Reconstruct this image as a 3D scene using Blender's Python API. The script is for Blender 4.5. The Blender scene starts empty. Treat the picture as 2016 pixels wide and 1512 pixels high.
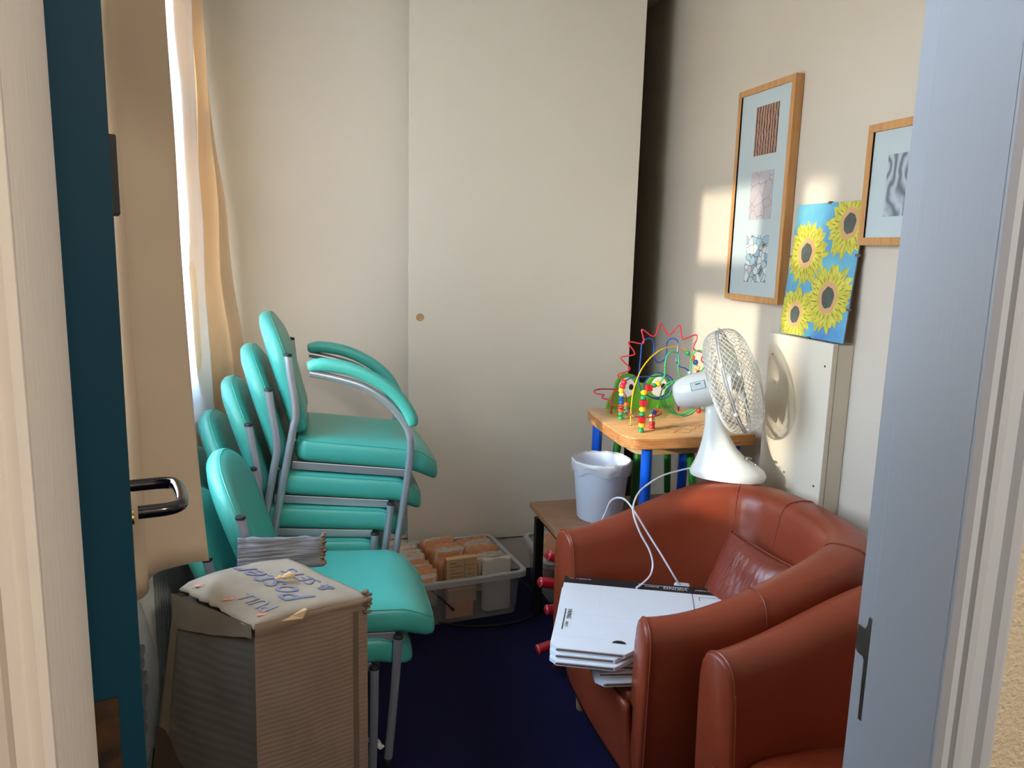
import bpy, bmesh, math, random
from mathutils import Vector, Matrix
from mathutils import noise as mnoise
random.seed(7)
SC = bpy.context.scene
COL = SC.collection
PI = math.pi
R = math.radians

# ------------------------------------------------------------------ materials
def lin(c):
    def f(u):
        u /= 255.0
        return u/12.92 if u <= 0.04045 else ((u+0.055)/1.055)**2.4
    return tuple(f(u) for u in c) + (1.0,)

class NT:
    def __init__(s, name):
        s.m = bpy.data.materials.new(name); s.m.use_nodes = True
        s.t = s.m.node_tree; s.t.nodes.clear()
        s.out = s.n('ShaderNodeOutputMaterial')
    def n(s, typ, **kw):
        nd = s.t.nodes.new(typ)
        for k, v in kw.items():
            if k.startswith('_'): setattr(nd, k[1:], v)
            else:
                key = k.replace('__', ' ')
                nd.inputs[key].default_value = v
        return nd
    def l(s, a, b): s.t.links.new(a, b)

def mat(name, rgb, rough=0.5, metal=0.0, spec=0.5, var=0.0, vscale=8.0, bump=0.0, bscale=60.0, bdetail=4.0,
        stretch=(1, 1, 1), coat=0.0, rgb2=None, sheen=0.0, sss=0.0, space='Object', bdist=0.004):
    k = NT(name)
    b = k.n('ShaderNodeBsdfPrincipled')
    b.inputs['Base Color'].default_value = lin(rgb)
    b.inputs['Roughness'].default_value = rough
    b.inputs['Metallic'].default_value = metal
    b.inputs['Specular IOR Level'].default_value = spec
    if coat: b.inputs['Coat Weight'].default_value = coat; b.inputs['Coat Roughness'].default_value = 0.12
    if sheen: b.inputs['Sheen Weight'].default_value = sheen
    k.l(b.outputs[0], k.out.inputs[0])
    tc = k.n('ShaderNodeTexCoord'); mp = k.n('ShaderNodeMapping'); mp.inputs['Scale'].default_value = stretch
    k.l(tc.outputs[space], mp.inputs[0])
    if var or rgb2:
        nz = k.n('ShaderNodeTexNoise'); nz.inputs['Scale'].default_value = vscale; nz.inputs['Detail'].default_value = 5
        k.l(mp.outputs[0], nz.inputs['Vector'])
        mx = k.n('ShaderNodeMix', _data_type='RGBA')
        c = lin(rgb)
        c2 = lin(rgb2) if rgb2 else tuple(x*(1-var) for x in c[:3]) + (1,)
        mx.inputs[6].default_value = c; mx.inputs[7].default_value = c2
        rp = k.n('ShaderNodeMapRange'); rp.inputs[1].default_value = .35; rp.inputs[2].default_value = .65
        k.l(nz.outputs[0], rp.inputs[0]); k.l(rp.outputs[0], mx.inputs[0]); k.l(mx.outputs[2], b.inputs['Base Color'])
    if bump:
        nb = k.n('ShaderNodeTexNoise'); nb.inputs['Scale'].default_value = bscale; nb.inputs['Detail'].default_value = bdetail
        k.l(mp.outputs[0], nb.inputs['Vector'])
        bp = k.n('ShaderNodeBump'); bp.inputs['Strength'].default_value = bump; bp.inputs['Distance'].default_value = bdist
        k.l(nb.outputs[0], bp.inputs['Height']); k.l(bp.outputs[0], b.inputs['Normal'])
    return k.m

def wood(name, a, c, axis='X', scale=14, rough=0.4, coat=0.0):
    k = NT(name)
    b = k.n('ShaderNodeBsdfPrincipled'); b.inputs['Roughness'].default_value = rough
    if coat: b.inputs['Coat Weight'].default_value = coat; b.inputs['Coat Roughness'].default_value = 0.15
    k.l(b.outputs[0], k.out.inputs[0])
    tc = k.n('ShaderNodeTexCoord'); mp = k.n('ShaderNodeMapping')
    mp.inputs['Scale'].default_value = {'X': (1, 9, 14), 'Y': (9, 1, 14), 'Z': (9, 14, 1)}[axis]
    k.l(tc.outputs['Object'], mp.inputs[0])
    nz = k.n('ShaderNodeTexNoise'); nz.inputs['Scale'].default_value = scale; nz.inputs['Detail'].default_value = 6
    k.l(mp.outputs[0], nz.inputs['Vector'])
    mx = k.n('ShaderNodeMix', _data_type='RGBA'); mx.inputs[6].default_value = lin(a); mx.inputs[7].default_value = lin(c)
    rp = k.n('ShaderNodeMapRange'); rp.inputs[1].default_value = .3; rp.inputs[2].default_value = .7
    k.l(nz.outputs[0], rp.inputs[0]); k.l(rp.outputs[0], mx.inputs[0]); k.l(mx.outputs[2], b.inputs['Base Color'])
    return k.m

def clearplastic(name, rgb, alpha=0.4, rough=0.3):
    k = NT(name)
    t = k.n('ShaderNodeBsdfTransparent'); t.inputs[0].default_value = (0.95, 0.95, 0.95, 1)
    b = k.n('ShaderNodeBsdfPrincipled'); b.inputs['Base Color'].default_value = lin(rgb); b.inputs['Roughness'].default_value = rough
    mx = k.n('ShaderNodeMixShader'); mx.inputs[0].default_value = alpha
    k.l(t.outputs[0], mx.inputs[1]); k.l(b.outputs[0], mx.inputs[2]); k.l(mx.outputs[0], k.out.inputs[0])
    return k.m

def cloth(name, rgb, trans_rgb, trans=0.4, bump=0.15):
    k = NT(name)
    d = k.n('ShaderNodeBsdfDiffuse'); d.inputs[0].default_value = lin(rgb)
    t = k.n('ShaderNodeBsdfTranslucent'); t.inputs[0].default_value = lin(trans_rgb)
    g = k.n('ShaderNodeBsdfGlossy'); g.inputs[0].default_value = (.8, .8, .8, 1); g.inputs['Roughness'].default_value = .45
    m1 = k.n('ShaderNodeMixShader'); m1.inputs[0].default_value = trans
    m2 = k.n('ShaderNodeMixShader'); m2.inputs[0].default_value = 0.05
    k.l(d.outputs[0], m1.inputs[1]); k.l(t.outputs[0], m1.inputs[2])
    k.l(m1.outputs[0], m2.inputs[1]); k.l(g.outputs[0], m2.inputs[2]); k.l(m2.outputs[0], k.out.inputs[0])
    tc = k.n('ShaderNodeTexCoord'); v = k.n('ShaderNodeTexNoise'); v.inputs['Scale'].default_value = 9; v.inputs['Detail'].default_value = 3
    k.l(tc.outputs['Object'], v.inputs['Vector'])
    bp = k.n('ShaderNodeBump'); bp.inputs['Strength'].default_value = bump; bp.inputs['Distance'].default_value = .03
    k.l(v.outputs[0], bp.inputs['Height'])
    for s in (d, t, g): k.l(bp.outputs[0], s.inputs['Normal'])
    return k.m

M = {}
M['wall'] = mat('cream_wall_paint', (208, 197, 180), .75, bump=.08, bscale=220, var=.03, vscale=3)
M['corridor'] = mat('woodchip_wall', (205, 190, 165), .8, bump=.7, bscale=160, bdist=.006)
M['ceiling'] = mat('ceiling_white', (206, 200, 190), .8)
M['carpet'] = mat('navy_carpet', (29, 29, 68), .95, spec=.15, bump=.9, bscale=420, var=.35, vscale=180, bdist=.004)
M['wardrobe'] = mat('pale_laminate', (238, 232, 220), .42, spec=.4, var=.02, vscale=2)
M['dark_inside'] = mat('dark_wood_inside', (52, 42, 32), .7)
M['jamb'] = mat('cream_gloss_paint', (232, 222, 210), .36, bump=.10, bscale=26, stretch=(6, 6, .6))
M['jamb_sky'] = mat('skylit_gloss_paint', (184, 189, 197), .42, bump=.06, bscale=26, stretch=(6, 6, .6))  # right jamb: bluish grey of the window's sky light put into the paint colour
M['blue_door'] = mat('dark_blue_gloss', (12, 52, 68), .55, spec=.15, bump=.05, bscale=30, stretch=(5, 5, .5))
M['black_gloss'] = mat('black_gloss_plastic', (14, 14, 24), .1, coat=.5)
M['black'] = mat('black_plastic', (14, 14, 15), .6)
M['brass'] = mat('brass_metal', (190, 160, 95), .3, metal=1)
M['steel'] = mat('worn_steel', (150, 148, 145), .35, metal=1, var=.3, vscale=30)
M['rust'] = mat('old_dark_steel', (60, 50, 42), .5, metal=.7, rgb2=(96, 66, 44), vscale=40)
M['teal'] = mat('teal_vinyl', (68, 164, 153), .38, spec=.5, bump=.10, bscale=260, var=.04, vscale=4, bdist=.002)
M['chrome'] = mat('silver_painted_tube', (176, 180, 190), .3, metal=.65)
M['leather'] = mat('rust_leather', (146, 62, 36), .37, spec=.5, bump=.16, bscale=26, var=.14, vscale=5, bdist=.006, bdetail=7)
M['leather_c'] = mat('wine_leather', (134, 58, 44), .3, spec=.55, bump=.35, bscale=14, stretch=(1, 3, 1), var=.15, vscale=5, bdist=.012)
M['piping'] = mat('leather_piping', (138, 62, 40), .4)
M['legwood'] = wood('leg_wood', (196, 160, 110), (160, 120, 76), 'Z')
M['card'] = mat('brown_cardboard', (146, 124, 104), .85, spec=.2, var=.18, vscale=6)
M['card_top'] = mat('pale_cardboard', (158, 144, 126), .8, spec=.2, var=.16, vscale=9)
M['card_dark'] = mat('dark_brown_board', (66, 50, 36), .9)
M['card_sky'] = mat('skylit_ribbed_board', (126, 126, 132), .5, spec=.4, bump=.6, bscale=40, stretch=(.2, .2, 3), bdist=.01)  # brown cardboard, its grey is bluish sky light put into the colour
M['tape'] = mat('clear_brown_tape', (112, 98, 80), .3, spec=.5, var=.2, vscale=14)
M['paper'] = mat('white_paper', (228, 226, 222), .8)
M['ink'] = mat('blue_marker_ink', (112, 114, 140), .7)
M['inkfaint'] = mat('faint_marker_ink', (134, 130, 142), .7)
M['redmark'] = mat('red_print', (190, 138, 116), .8)
M['whitebox'] = mat('white_coated_card', (232, 236, 244), .55, var=.02, vscale=10)
M['blackprint'] = mat('black_print', (34, 35, 38), .5)
M['brownedge'] = mat('brown_board_edge', (120, 96, 78), .9)
M['buff'] = mat('buff_envelope', (248, 188, 146), .85, var=.14, vscale=22)
M['buffcard'] = mat('tan_record_card', (226, 190, 148), .85, var=.08, vscale=20)
M['plastic_bin'] = clearplastic('milky_plastic', (216, 222, 230), .26, .3)
M['bin_rim'] = clearplastic('milky_plastic_rim', (222, 228, 236), .55, .3)
M['bag'] = clearplastic('clear_polythene', (170, 176, 176), .3, .2)
M['liner'] = clearplastic('white_bin_liner', (236, 238, 242), .55, .3)
M['binwhite'] = mat('pale_bin_plastic', (214, 224, 240), .4)
M['table'] = wood('teak_laminate', (150, 112, 84), (124, 88, 64), 'X', 10, .45)
M['tedge'] = wood('teak_edge', (176, 132, 92), (150, 108, 72), 'Y', 10, .5)
M['toywood'] = wood('toy_beech', (226, 176, 116), (206, 150, 92), 'X', 9, .3, .4)
M['toyedge'] = wood('toy_ply_edge', (214, 150, 92), (176, 112, 62), 'X', 9, .4)
M['etch'] = mat('etched_line', (160, 112, 66), .6)
M['paint_blue'] = mat('blue_paint', (8, 84, 204), .28, coat=.3)
M['paint_green'] = mat('green_paint', (92, 160, 44), .3, coat=.3)
M['leggreen'] = mat('dark_green_paint', (20, 96, 28), .35)
M['seatwood'] = wood('stool_seat_wood', (196, 164, 120), (170, 136, 92), 'X', 9, .4)
M['red_gloss'] = mat('red_gloss_paint', (168, 16, 36), .25, coat=.4)
M['wear'] = mat('chipped_wood', (190, 90, 84), .6)
M['w_red'] = mat('red_wire', (206, 46, 62), .3)
M['w_dred'] = mat('dark_red_wire', (150, 30, 44), .3)
M['w_blue'] = mat('blue_wire', (28, 78, 172), .3)
M['w_yellow'] = mat('yellow_wire', (238, 196, 36), .3)
M['w_green'] = mat('green_wire', (64, 192, 112), .3)
M['b_red'] = mat('red_bead', (222, 42, 52), .22, coat=.4)
M['b_orange'] = mat('orange_bead', (238, 104, 44), .22, coat=.4)
M['b_yellow'] = mat('yellow_bead', (240, 206, 40), .25, coat=.3)
M['b_cream'] = mat('cream_bead', (240, 220, 150), .25, coat=.3)
M['b_green'] = mat('green_bead', (38, 158, 92), .22, coat=.4)
M['b_blue'] = mat('blue_bead', (22, 92, 172), .22, coat=.4)
M['fan'] = mat('fan_white_plastic', (236, 238, 232), .28, coat=.2)
M['fanwire'] = mat('fan_wire', (220, 220, 214), .35)
M['fanseam'] = mat('fan_ring_grey', (176, 178, 178), .35)
M['fansticker'] = mat('sticker_paper', (208, 214, 214), .5)
M['stickgreen'] = mat('sticker_green', (40, 110, 92), .5)
M['cord'] = mat('white_flex', (226, 230, 240), .4)
M['beech'] = wood('beech_frame', (206, 154, 98), (186, 132, 78), 'Z', 8, .35)
M['mount'] = mat('pale_mount_board', (206, 216, 218), .7)
M['cabinet'] = mat('cream_boxing_paint', (226, 216, 196), .45)
M['glasspane'] = None
M['curtain'] = cloth('beige_damask', (204, 182, 154), (170, 146, 120), .08)
M['curtain2'] = cloth('cream_damask', (230, 214, 190), (236, 212, 180), .4)
M['lining'] = cloth('white_lining', (242, 244, 250), (246, 248, 254), .62)
M['radiator'] = mat('radiator_white', (196, 196, 192), .4)
M['pvc'] = mat('white_window_frame', (236, 236, 236), .35)
M['sill'] = mat('sill_paint', (228, 224, 214), .4)
M['fl_yellow'] = mat('petal_yellow', (232, 222, 88), .8, rgb2=(206, 192, 60), vscale=40)
M['fl_olive'] = mat('petal_stroke_olive', (150, 132, 40), .8)  # thin olive strokes drawn over the yellow petals
M['fl_pink'] = mat('flower_ring_pink', (226, 172, 122), .8)
M['fl_core'] = mat('flower_core_grey', (88, 96, 88), .8, var=.3, vscale=60)
M['fl_sky'] = mat('pastel_blue_ground', (120, 200, 216), .8, rgb2=(84, 146, 208), vscale=6)
M['emit'] = None

def glassmat():
    k = NT('window_glass')
    t = k.n('ShaderNodeBsdfTransparent'); t.inputs[0].default_value = (.96, .97, .97, 1)
    g = k.n('ShaderNodeBsdfGlossy'); g.inputs['Roughness'].default_value = .03
    f = k.n('ShaderNodeLayerWeight'); f.inputs[0].default_value = .5
    pw = k.n('ShaderNodeMath', _operation='POWER'); pw.inputs[1].default_value = 4.5
    ma = k.n('ShaderNodeMath', _operation='MULTIPLY_ADD'); ma.inputs[1].default_value = .5; ma.inputs[2].default_value = .02
    k.l(f.outputs['Facing'], pw.inputs[0]); k.l(pw.outputs[0], ma.inputs[0])
    mx = k.n('ShaderNodeMixShader')
    k.l(ma.outputs[0], mx.inputs[0]); k.l(t.outputs[0], mx.inputs[1]); k.l(g.outputs[0], mx.inputs[2]); k.l(mx.outputs[0], k.out.inputs[0])
    return k.m
M['glasspane'] = glassmat()
def emit(name, rgb, s):
    k = NT(name); e = k.n('ShaderNodeEmission'); e.inputs[0].default_value = lin(rgb); e.inputs[1].default_value = s
    k.l(e.outputs[0], k.out.inputs[0]); return k.m
M['emit'] = emit('added_lamp_glow', (255, 238, 214), 5.0)  # glow of the lamp added in the unseen corridor

# card faces of the cardboard box get horizontal flutes
def flutes(name, rgb, rgb2, sc=60):
    k = NT(name)
    b = k.n('ShaderNodeBsdfPrincipled'); b.inputs['Roughness'].default_value = .85; b.inputs['Specular IOR Level'].default_value = .2
    k.l(b.outputs[0], k.out.inputs[0])
    tc = k.n('ShaderNodeTexCoord')
    w = k.n('ShaderNodeTexWave', _bands_direction='Z'); w.inputs['Scale'].default_value = sc; w.inputs['Distortion'].default_value = 1.2
    w.inputs['Detail'].default_value = 1; w.inputs['Detail Scale'].default_value = .6
    k.l(tc.outputs['Object'], w.inputs['Vector'])
    nz = k.n('ShaderNodeTexNoise'); nz.inputs['Scale'].default_value = 7; nz.inputs['Detail'].default_value = 6
    k.l(tc.outputs['Object'], nz.inputs['Vector'])
    mx = k.n('ShaderNodeMix', _data_type='RGBA'); mx.inputs[6].default_value = lin(rgb); mx.inputs[7].default_value = lin(rgb2)
    k.l(nz.outputs[0], mx.inputs[0])
    m3 = k.n('ShaderNodeMix', _data_type='RGBA', _blend_type='MULTIPLY'); m3.inputs[0].default_value = .05
    k.l(mx.outputs[2], m3.inputs[6]); k.l(w.outputs[0], m3.inputs[7]); k.l(m3.outputs[2], b.inputs['Base Color'])
    bp = k.n('ShaderNodeBump'); bp.inputs['Strength'].default_value = .12; bp.inputs['Distance'].default_value = .003
    k.l(w.outputs[0], bp.inputs['Height']); k.l(bp.outputs[0], b.inputs['Normal'])
    return k.m
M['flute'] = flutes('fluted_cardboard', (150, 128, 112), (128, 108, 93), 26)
M['flute_shade'] = flutes('fluted_cardboard_shaded', (104, 98, 88), (88, 82, 74), 14)  # same cardboard with shade put into the colour, left and rear faces

def photo_mat(name, kind):
    k = NT(name)
    b = k.n('ShaderNodeBsdfPrincipled'); b.inputs['Roughness'].default_value = .5
    k.l(b.outputs[0], k.out.inputs[0])
    tc = k.n('ShaderNodeTexCoord'); cr = k.n('ShaderNodeValToRGB')
    e = cr.color_ramp.elements
    if kind == 'cane':
        w = k.n('ShaderNodeTexWave', _bands_direction='Y'); w.inputs['Scale'].default_value = 18; w.inputs['Distortion'].default_value = 3
        w.inputs['Detail'].default_value = 3; w.inputs['Detail Scale'].default_value = 2
        k.l(tc.outputs['Object'], w.inputs['Vector']); k.l(w.outputs[0], cr.inputs[0])
        e[0].color = lin((70, 50, 46)); e[1].color = lin((196, 144, 120)); e[1].position = .85
    elif kind == 'crack':
        v = k.n('ShaderNodeTexVoronoi', _feature='DISTANCE_TO_EDGE'); v.inputs['Scale'].default_value = 21
        k.l(tc.outputs['Object'], v.inputs['Vector']); k.l(v.outputs[0], cr.inputs[0])
        e[0].color = lin((74, 66, 74)); e[1].color = lin((204, 192, 196)); e[1].position = .025
    elif kind == 'pebble':
        v = k.n('ShaderNodeTexVoronoi', _feature='DISTANCE_TO_EDGE'); v.inputs['Scale'].default_value = 36
        v2 = k.n('ShaderNodeTexVoronoi'); v2.inputs['Scale'].default_value = 36
        k.l(tc.outputs['Object'], v.inputs['Vector']); k.l(tc.outputs['Object'], v2.inputs['Vector'])
        c2 = k.n('ShaderNodeValToRGB'); e2 = c2.color_ramp.elements
        e2[0].color = lin((120, 168, 192)); e2[1].color = lin((238, 240, 238))
        n3 = e2.new(.4); n3.color = lin((176, 204, 214)); n4 = e2.new(.6); n4.color = lin((236, 238, 234)); n5 = e2.new(.86); n5.color = lin((236, 236, 234)); n6 = e2.new(.9); n6.color = lin((220, 186, 194)); n7 = e2.new(.93); n7.color = lin((236, 238, 236))
        k.l(v2.outputs['Color'], c2.inputs[0]); k.l(v.outputs[0], cr.inputs[0])
        e[0].color = (.03, .035, .04, 1); e[1].color = (1, 1, 1, 1); e[1].position = .07
        mx = k.n('ShaderNodeMix', _data_type='RGBA', _blend_type='MULTIPLY'); mx.inputs[0].default_value = 1
        k.l(c2.outputs[0], mx.inputs[6]); k.l(cr.outputs[0], mx.inputs[7]); k.l(mx.outputs[2], b.inputs['Base Color'])
        return k.m
    else:
        w = k.n('ShaderNodeTexWave', _bands_direction='Y'); w.inputs['Scale'].default_value = 10; w.inputs['Distortion'].default_value = 11
        w.inputs['Detail'].default_value = 2
        k.l(tc.outputs['Object'], w.inputs['Vector']); k.l(w.outputs[0], cr.inputs[0])
        e[0].color = lin((112, 118, 128)); e[1].color = lin((198, 204, 214))
    k.l(cr.outputs[0], b.inputs['Base Color'])
    return k.m
M['cane'] = photo_mat('photo_cane', 'cane'); M['crack'] = photo_mat('photo_cracked', 'crack')
M['pebble'] = photo_mat('photo_pebbles', 'pebble'); M['ripple'] = photo_mat('photo_ripples', 'ripple')

# ------------------------------------------------------------------ mesh helpers
class MB:
    wn = False
    def __init__(s): s.v = []; s.f = []; s.mi = []; s.cur = 0
    def add(s, vs, fs):
        o = len(s.v); s.v += [tuple(p) for p in vs]
        for f in fs: s.f.append([i+o for i in f]); s.mi.append(s.cur)
        return s
    def box(s, a, b):
        x0, y0, z0 = a; x1, y1, z1 = b
        return s.add([(x0,y0,z0),(x1,y0,z0),(x1,y1,z0),(x0,y1,z0),(x0,y0,z1),(x1,y0,z1),(x1,y1,z1),(x0,y1,z1)],
                     [(0,3,2,1),(4,5,6,7),(0,1,5,4),(1,2,6,5),(2,3,7,6),(3,0,4,7)])
    def rbox(s, a, b, r=.004, seg=2):
        bm = bmesh.new()
        bmesh.ops.create_cube(bm, size=1)
        for v in bm.verts:
            v.co = Vector([(a[i]+b[i])/2 + v.co[i]*(b[i]-a[i]) for i in range(3)])
        bmesh.ops.bevel(bm, geom=bm.edges[:], offset=r, segments=seg, affect='EDGES', profile=.5)
        bm.verts.index_update(); s.wn = True
        s.add([v.co[:] for v in bm.verts], [[v.index for v in f.verts] for f in bm.faces]); bm.free(); return s
    def tube(s, pts, r, n=10, closed=False, caps=True):
        P = [Vector(p) for p in pts]; m = len(P)
        rr = r if isinstance(r, (list, tuple)) else [r]*m
        tang = []
        for i in range(m):
            if closed: t = P[(i+1) % m]-P[i-1]
            else: t = P[min(i+1, m-1)]-P[max(i-1, 0)]
            tang.append(t.normalized() if t.length > 1e-9 else Vector((0,0,1)))
        up = Vector((0,0,1)) if abs(tang[0].z) < .9 else Vector((1,0,0))
        nrm = (up - tang[0]*up.dot(tang[0])).normalized()
        vs = []
        for i in range(m):
            if i:
                nrm = nrm - tang[i]*nrm.dot(tang[i])
                nrm = nrm.normalized() if nrm.length > 1e-6 else tang[i].orthogonal().normalized()
            bn = tang[i].cross(nrm)
            for k in range(n):
                a = 2*PI*k/n
                vs.append(P[i] + (nrm*math.cos(a)+bn*math.sin(a))*rr[i])
        fs = []
        for i in range(m if closed else m-1):
            j = (i+1) % m
            for k in range(n):
                l = (k+1) % n
                fs.append((i*n+k, i*n+l, j*n+l, j*n+k))
        if caps and not closed:
            fs.append(tuple(reversed(range(n)))); fs.append(tuple((m-1)*n+k for k in range(n)))
        return s.add(vs, fs)
    def lathe(s, prof, n=32, c=(0,0,0), caps=True, sx=1, sy=1):
        vs = []; m = len(prof)
        for (r, z) in prof:
            for k in range(n):
                a = 2*PI*k/n; vs.append((c[0]+r*math.cos(a)*sx, c[1]+r*math.sin(a)*sy, c[2]+z))
        fs = []
        for i in range(m-1):
            for k in range(n):
                l = (k+1) % n
                fs.append((i*n+k, i*n+l, (i+1)*n+l, (i+1)*n+k))
        if caps:
            fs.append(tuple(reversed(range(n)))); fs.append(tuple((m-1)*n+k for k in range(n)))
        return s.add(vs, fs)
    def layers(s, loops, caps=True):
        n = len(loops[0]); vs = [p for lp in loops for p in lp]; fs = []
        for i in range(len(loops)-1):
            for k in range(n):
                l = (k+1) % n
                fs.append((i*n+k, i*n+l, (i+1)*n+l, (i+1)*n+k))
        if caps:
            fs.append(tuple(reversed(range(n)))); fs.append(tuple((len(loops)-1)*n+k for k in range(n)))
        return s.add(vs, fs)
    def grid(s, fn, nu, nv, closed_u=False):
        vs = [fn(i/(nu if closed_u else nu-1), j/(nv-1)) for i in range(nu) for j in range(nv)]
        fs = []
        for i in range(nu if closed_u else nu-1):
            for j in range(nv-1):
                a = i*nv+j; b = ((i+1) % nu)*nv+j
                fs.append((a, b, b+1, a+1))
        return s.add(vs, fs)
    def poly(s, pts, flip=False):
        return s.add(pts, [tuple(range(len(pts)))[::-1] if flip else tuple(range(len(pts)))])
    def sphere(s, c, r, n=12, m=8, sc=(1,1,1), rot=None):
        vs = []; fs = []
        for i in range(m+1):
            t = PI*i/m
            for k in range(n):
                a = 2*PI*k/n
                p = Vector((r*math.sin(t)*math.cos(a)*sc[0], r*math.sin(t)*math.sin(a)*sc[1], r*math.cos(t)*sc[2]))
                if rot: p = rot @ p
                vs.append(p+Vector(c))
        for i in range(m):
            for k in range(n):
                l = (k+1) % n
                fs.append((i*n+k, (i+1)*n+k, (i+1)*n+l, i*n+l))
        return s.add(vs, fs)
    def xf(s, mtx):
        s.v = [tuple(mtx @ Vector(p)) for p in s.v]; return s
    def build(s, name, mats, parent=None, smooth=True, ang=40, clean=True, label=None):
        me = bpy.data.meshes.new(name)
        me.from_pydata(s.v, [], s.f)
        if not isinstance(mats, (list, tuple)): mats = [mats]
        for m_ in mats: me.materials.append(m_)
        if len(mats) > 1:
            for p, i in zip(me.polygons, s.mi): p.material_index = i
        if clean:
            bm = bmesh.new(); bm.from_mesh(me)
            bmesh.ops.remove_doubles(bm, verts=bm.verts[:], dist=1e-6)
            bmesh.ops.recalc_face_normals(bm, faces=bm.faces[:])
            bm.to_mesh(me); bm.free()
        if smooth:
            me.polygons.foreach_set('use_smooth', [True]*len(me.polygons))
            me.set_sharp_from_angle(angle=R(ang))
        o = bpy.data.objects.new(name, me); COL.objects.link(o)
        if s.wn and smooth:
            w_ = o.modifiers.new('weighted_normal', 'WEIGHTED_NORMAL'); w_.keep_sharp = True
        if parent: o.parent = parent
        if label: o['label'] = label
        return o

def tag(o, label, cat, group=None):
    o['label'] = label; o['category'] = cat
    if group: o['group'] = group
    return o
def thing(name, label, cat, loc=(0,0,0), rotz=0, group=None):
    o = bpy.data.objects.new(name, None); COL.objects.link(o)
    o.location = loc; o.rotation_euler = (0,0,rotz); o.empty_display_size = .05
    return tag(o, label, cat, group)
def struct(o): o['kind'] = 'structure'; return o
def dup(root, loc=None, rot=None, label=None, group=None):
    r = root.copy(); COL.objects.link(r)
    if loc is not None: r.location = loc
    if rot is not None: r.rotation_euler = rot
    if label: r['label'] = label
    if group: r['group'] = group
    for ch in list(root.children):
        c = ch.copy(); COL.objects.link(c); c.parent = r
        for g in list(ch.children):
            d = g.copy(); COL.objects.link(d); d.parent = c
    return r
def crom(P, n=6, closed=False):
    P = [Vector(p) for p in P]; out = []; m = len(P)
    rng = range(m) if closed else range(m-1)
    for i in rng:
        if closed: a, b, c, d = P[i-1], P[i], P[(i+1) % m], P[(i+2) % m]
        else: a, b, c, d = P[max(i-1,0)], P[i], P[i+1], P[min(i+2, m-1)]
        for k in range(n):
            t = k/n
            out.append(.5*((2*b)+(c-a)*t+(2*a-5*b+4*c-d)*t*t+(3*b-a-3*c+d)*t**3))
    if not closed: out.append(P[-1])
    return out
def rrect(w0, w1, h0, h1, r, n=6):
    """rounded rectangle, ccw, r = radii at (x1y0, x1y1, x0y1, x0y0)"""
    out = []
    for (cx, cy, a0, rr) in ((w1-r[0], h0+r[0], -90, r[0]), (w1-r[1], h1-r[1], 0, r[1]), (w0+r[2], h1-r[2], 90, r[2]), (w0+r[3], h0+r[3], 180, r[3])):
        for k in range(n+1):
            a = R(a0+90*k/n); out.append((cx+rr*math.cos(a), cy+rr*math.sin(a)))
    return out
def text_mesh(txt, size, ext=.0004, shear=0.0, spacing=1.0):
    cu = bpy.data.curves.new('lettering', 'FONT'); cu.body = txt; cu.size = size; cu.extrude = ext; cu.shear = shear
    cu.space_character = spacing; cu.resolution_u = 3
    o = bpy.data.objects.new('lettering', cu); COL.objects.link(o)
    bpy.context.view_layer.update()
    dg = bpy.context.evaluated_depsgraph_get()
    me = o.evaluated_get(dg).to_mesh()
    vs = [v.co[:] for v in me.vertices]; fs = [list(p.vertices) for p in me.polygons]
    o.evaluated_get(dg).to_mesh_clear()
    bpy.data.objects.remove(o); bpy.data.curves.remove(cu)
    return vs, fs
def frame_mtx(o, ex, ey):
    ex = Vector(ex).normalized(); ey = Vector(ey); ey = (ey-ex*ey.dot(ex)).normalized(); ez = ex.cross(ey)
    m = Matrix.Identity(4)
    for i in range(3): m[i][0] = ex[i]; m[i][1] = ey[i]; m[i][2] = ez[i]; m[i][3] = o[i]
    return m

# ------------------------------------------------------------------ camera
PHI, THE, ROL, H, F = R(14.8), R(9.8), R(1.5), 1.55, 1520.0
fw = Vector((math.sin(PHI)*math.cos(THE), math.cos(PHI)*math.cos(THE), -math.sin(THE)))
r0 = Vector((math.cos(PHI), -math.sin(PHI), 0)); u0 = r0.cross(fw)
rr = r0*math.cos(ROL)+u0*math.sin(ROL); uu = -r0*math.sin(ROL)+u0*math.cos(ROL)
cd = bpy.data.cameras.new('camera'); cam = bpy.data.objects.new('camera', cd); COL.objects.link(cam)
mm = Matrix.Identity(4)
for i in range(3): mm[i][0] = rr[i]; mm[i][1] = uu[i]; mm[i][2] = -fw[i]
mm[2][3] = H
cam.matrix_world = mm
cd.sensor_width = 36; cd.lens = 36*F/2016; cd.clip_start = .02; cd.clip_end = 200
SC.camera = cam

# ------------------------------------------------------------------ setting
XL, XR, YF, YB, ZC = -.50, 1.70, .75, 4.05, 2.78
WY0, WY1, WZ0, WZ1 = .95, 3.22, 1.10, 2.44          # window opening in the left wall
struct(MB().box((XL-.25, .6, -.1), (XR+.25, YB+.1, 0)).build('floor', M['carpet'], smooth=False))
struct(MB().box((-2.2, -1.8, -.1), (2.4, .6, 0)).build('floor_corridor', M['carpet'], smooth=False))
struct(MB().box((XL-.25, .6, ZC), (XR+.25, YB+.1, ZC+.1)).build('ceiling', M['ceiling'], smooth=False))
struct(MB().box((-2.2, -1.8, 2.6), (2.4, .6, 2.7)).build('ceiling_corridor', M['ceiling'], smooth=False))
w = MB(); T = .24
w.box((XL-T, YF, 0), (XL, WY0, ZC)); w.box((XL-T, WY1, 0), (XL, YB, ZC))
w.box((XL-T, WY0, 0), (XL, WY1, WZ0)); w.box((XL-T, WY0, WZ1), (XL, WY1, ZC))
struct(w.build('wall_left', M['wall'], smooth=False))
struct(MB().box((XR, YF, 0), (XR+.12, YB, ZC)).build('wall_right', M['wall'], smooth=False))
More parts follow.
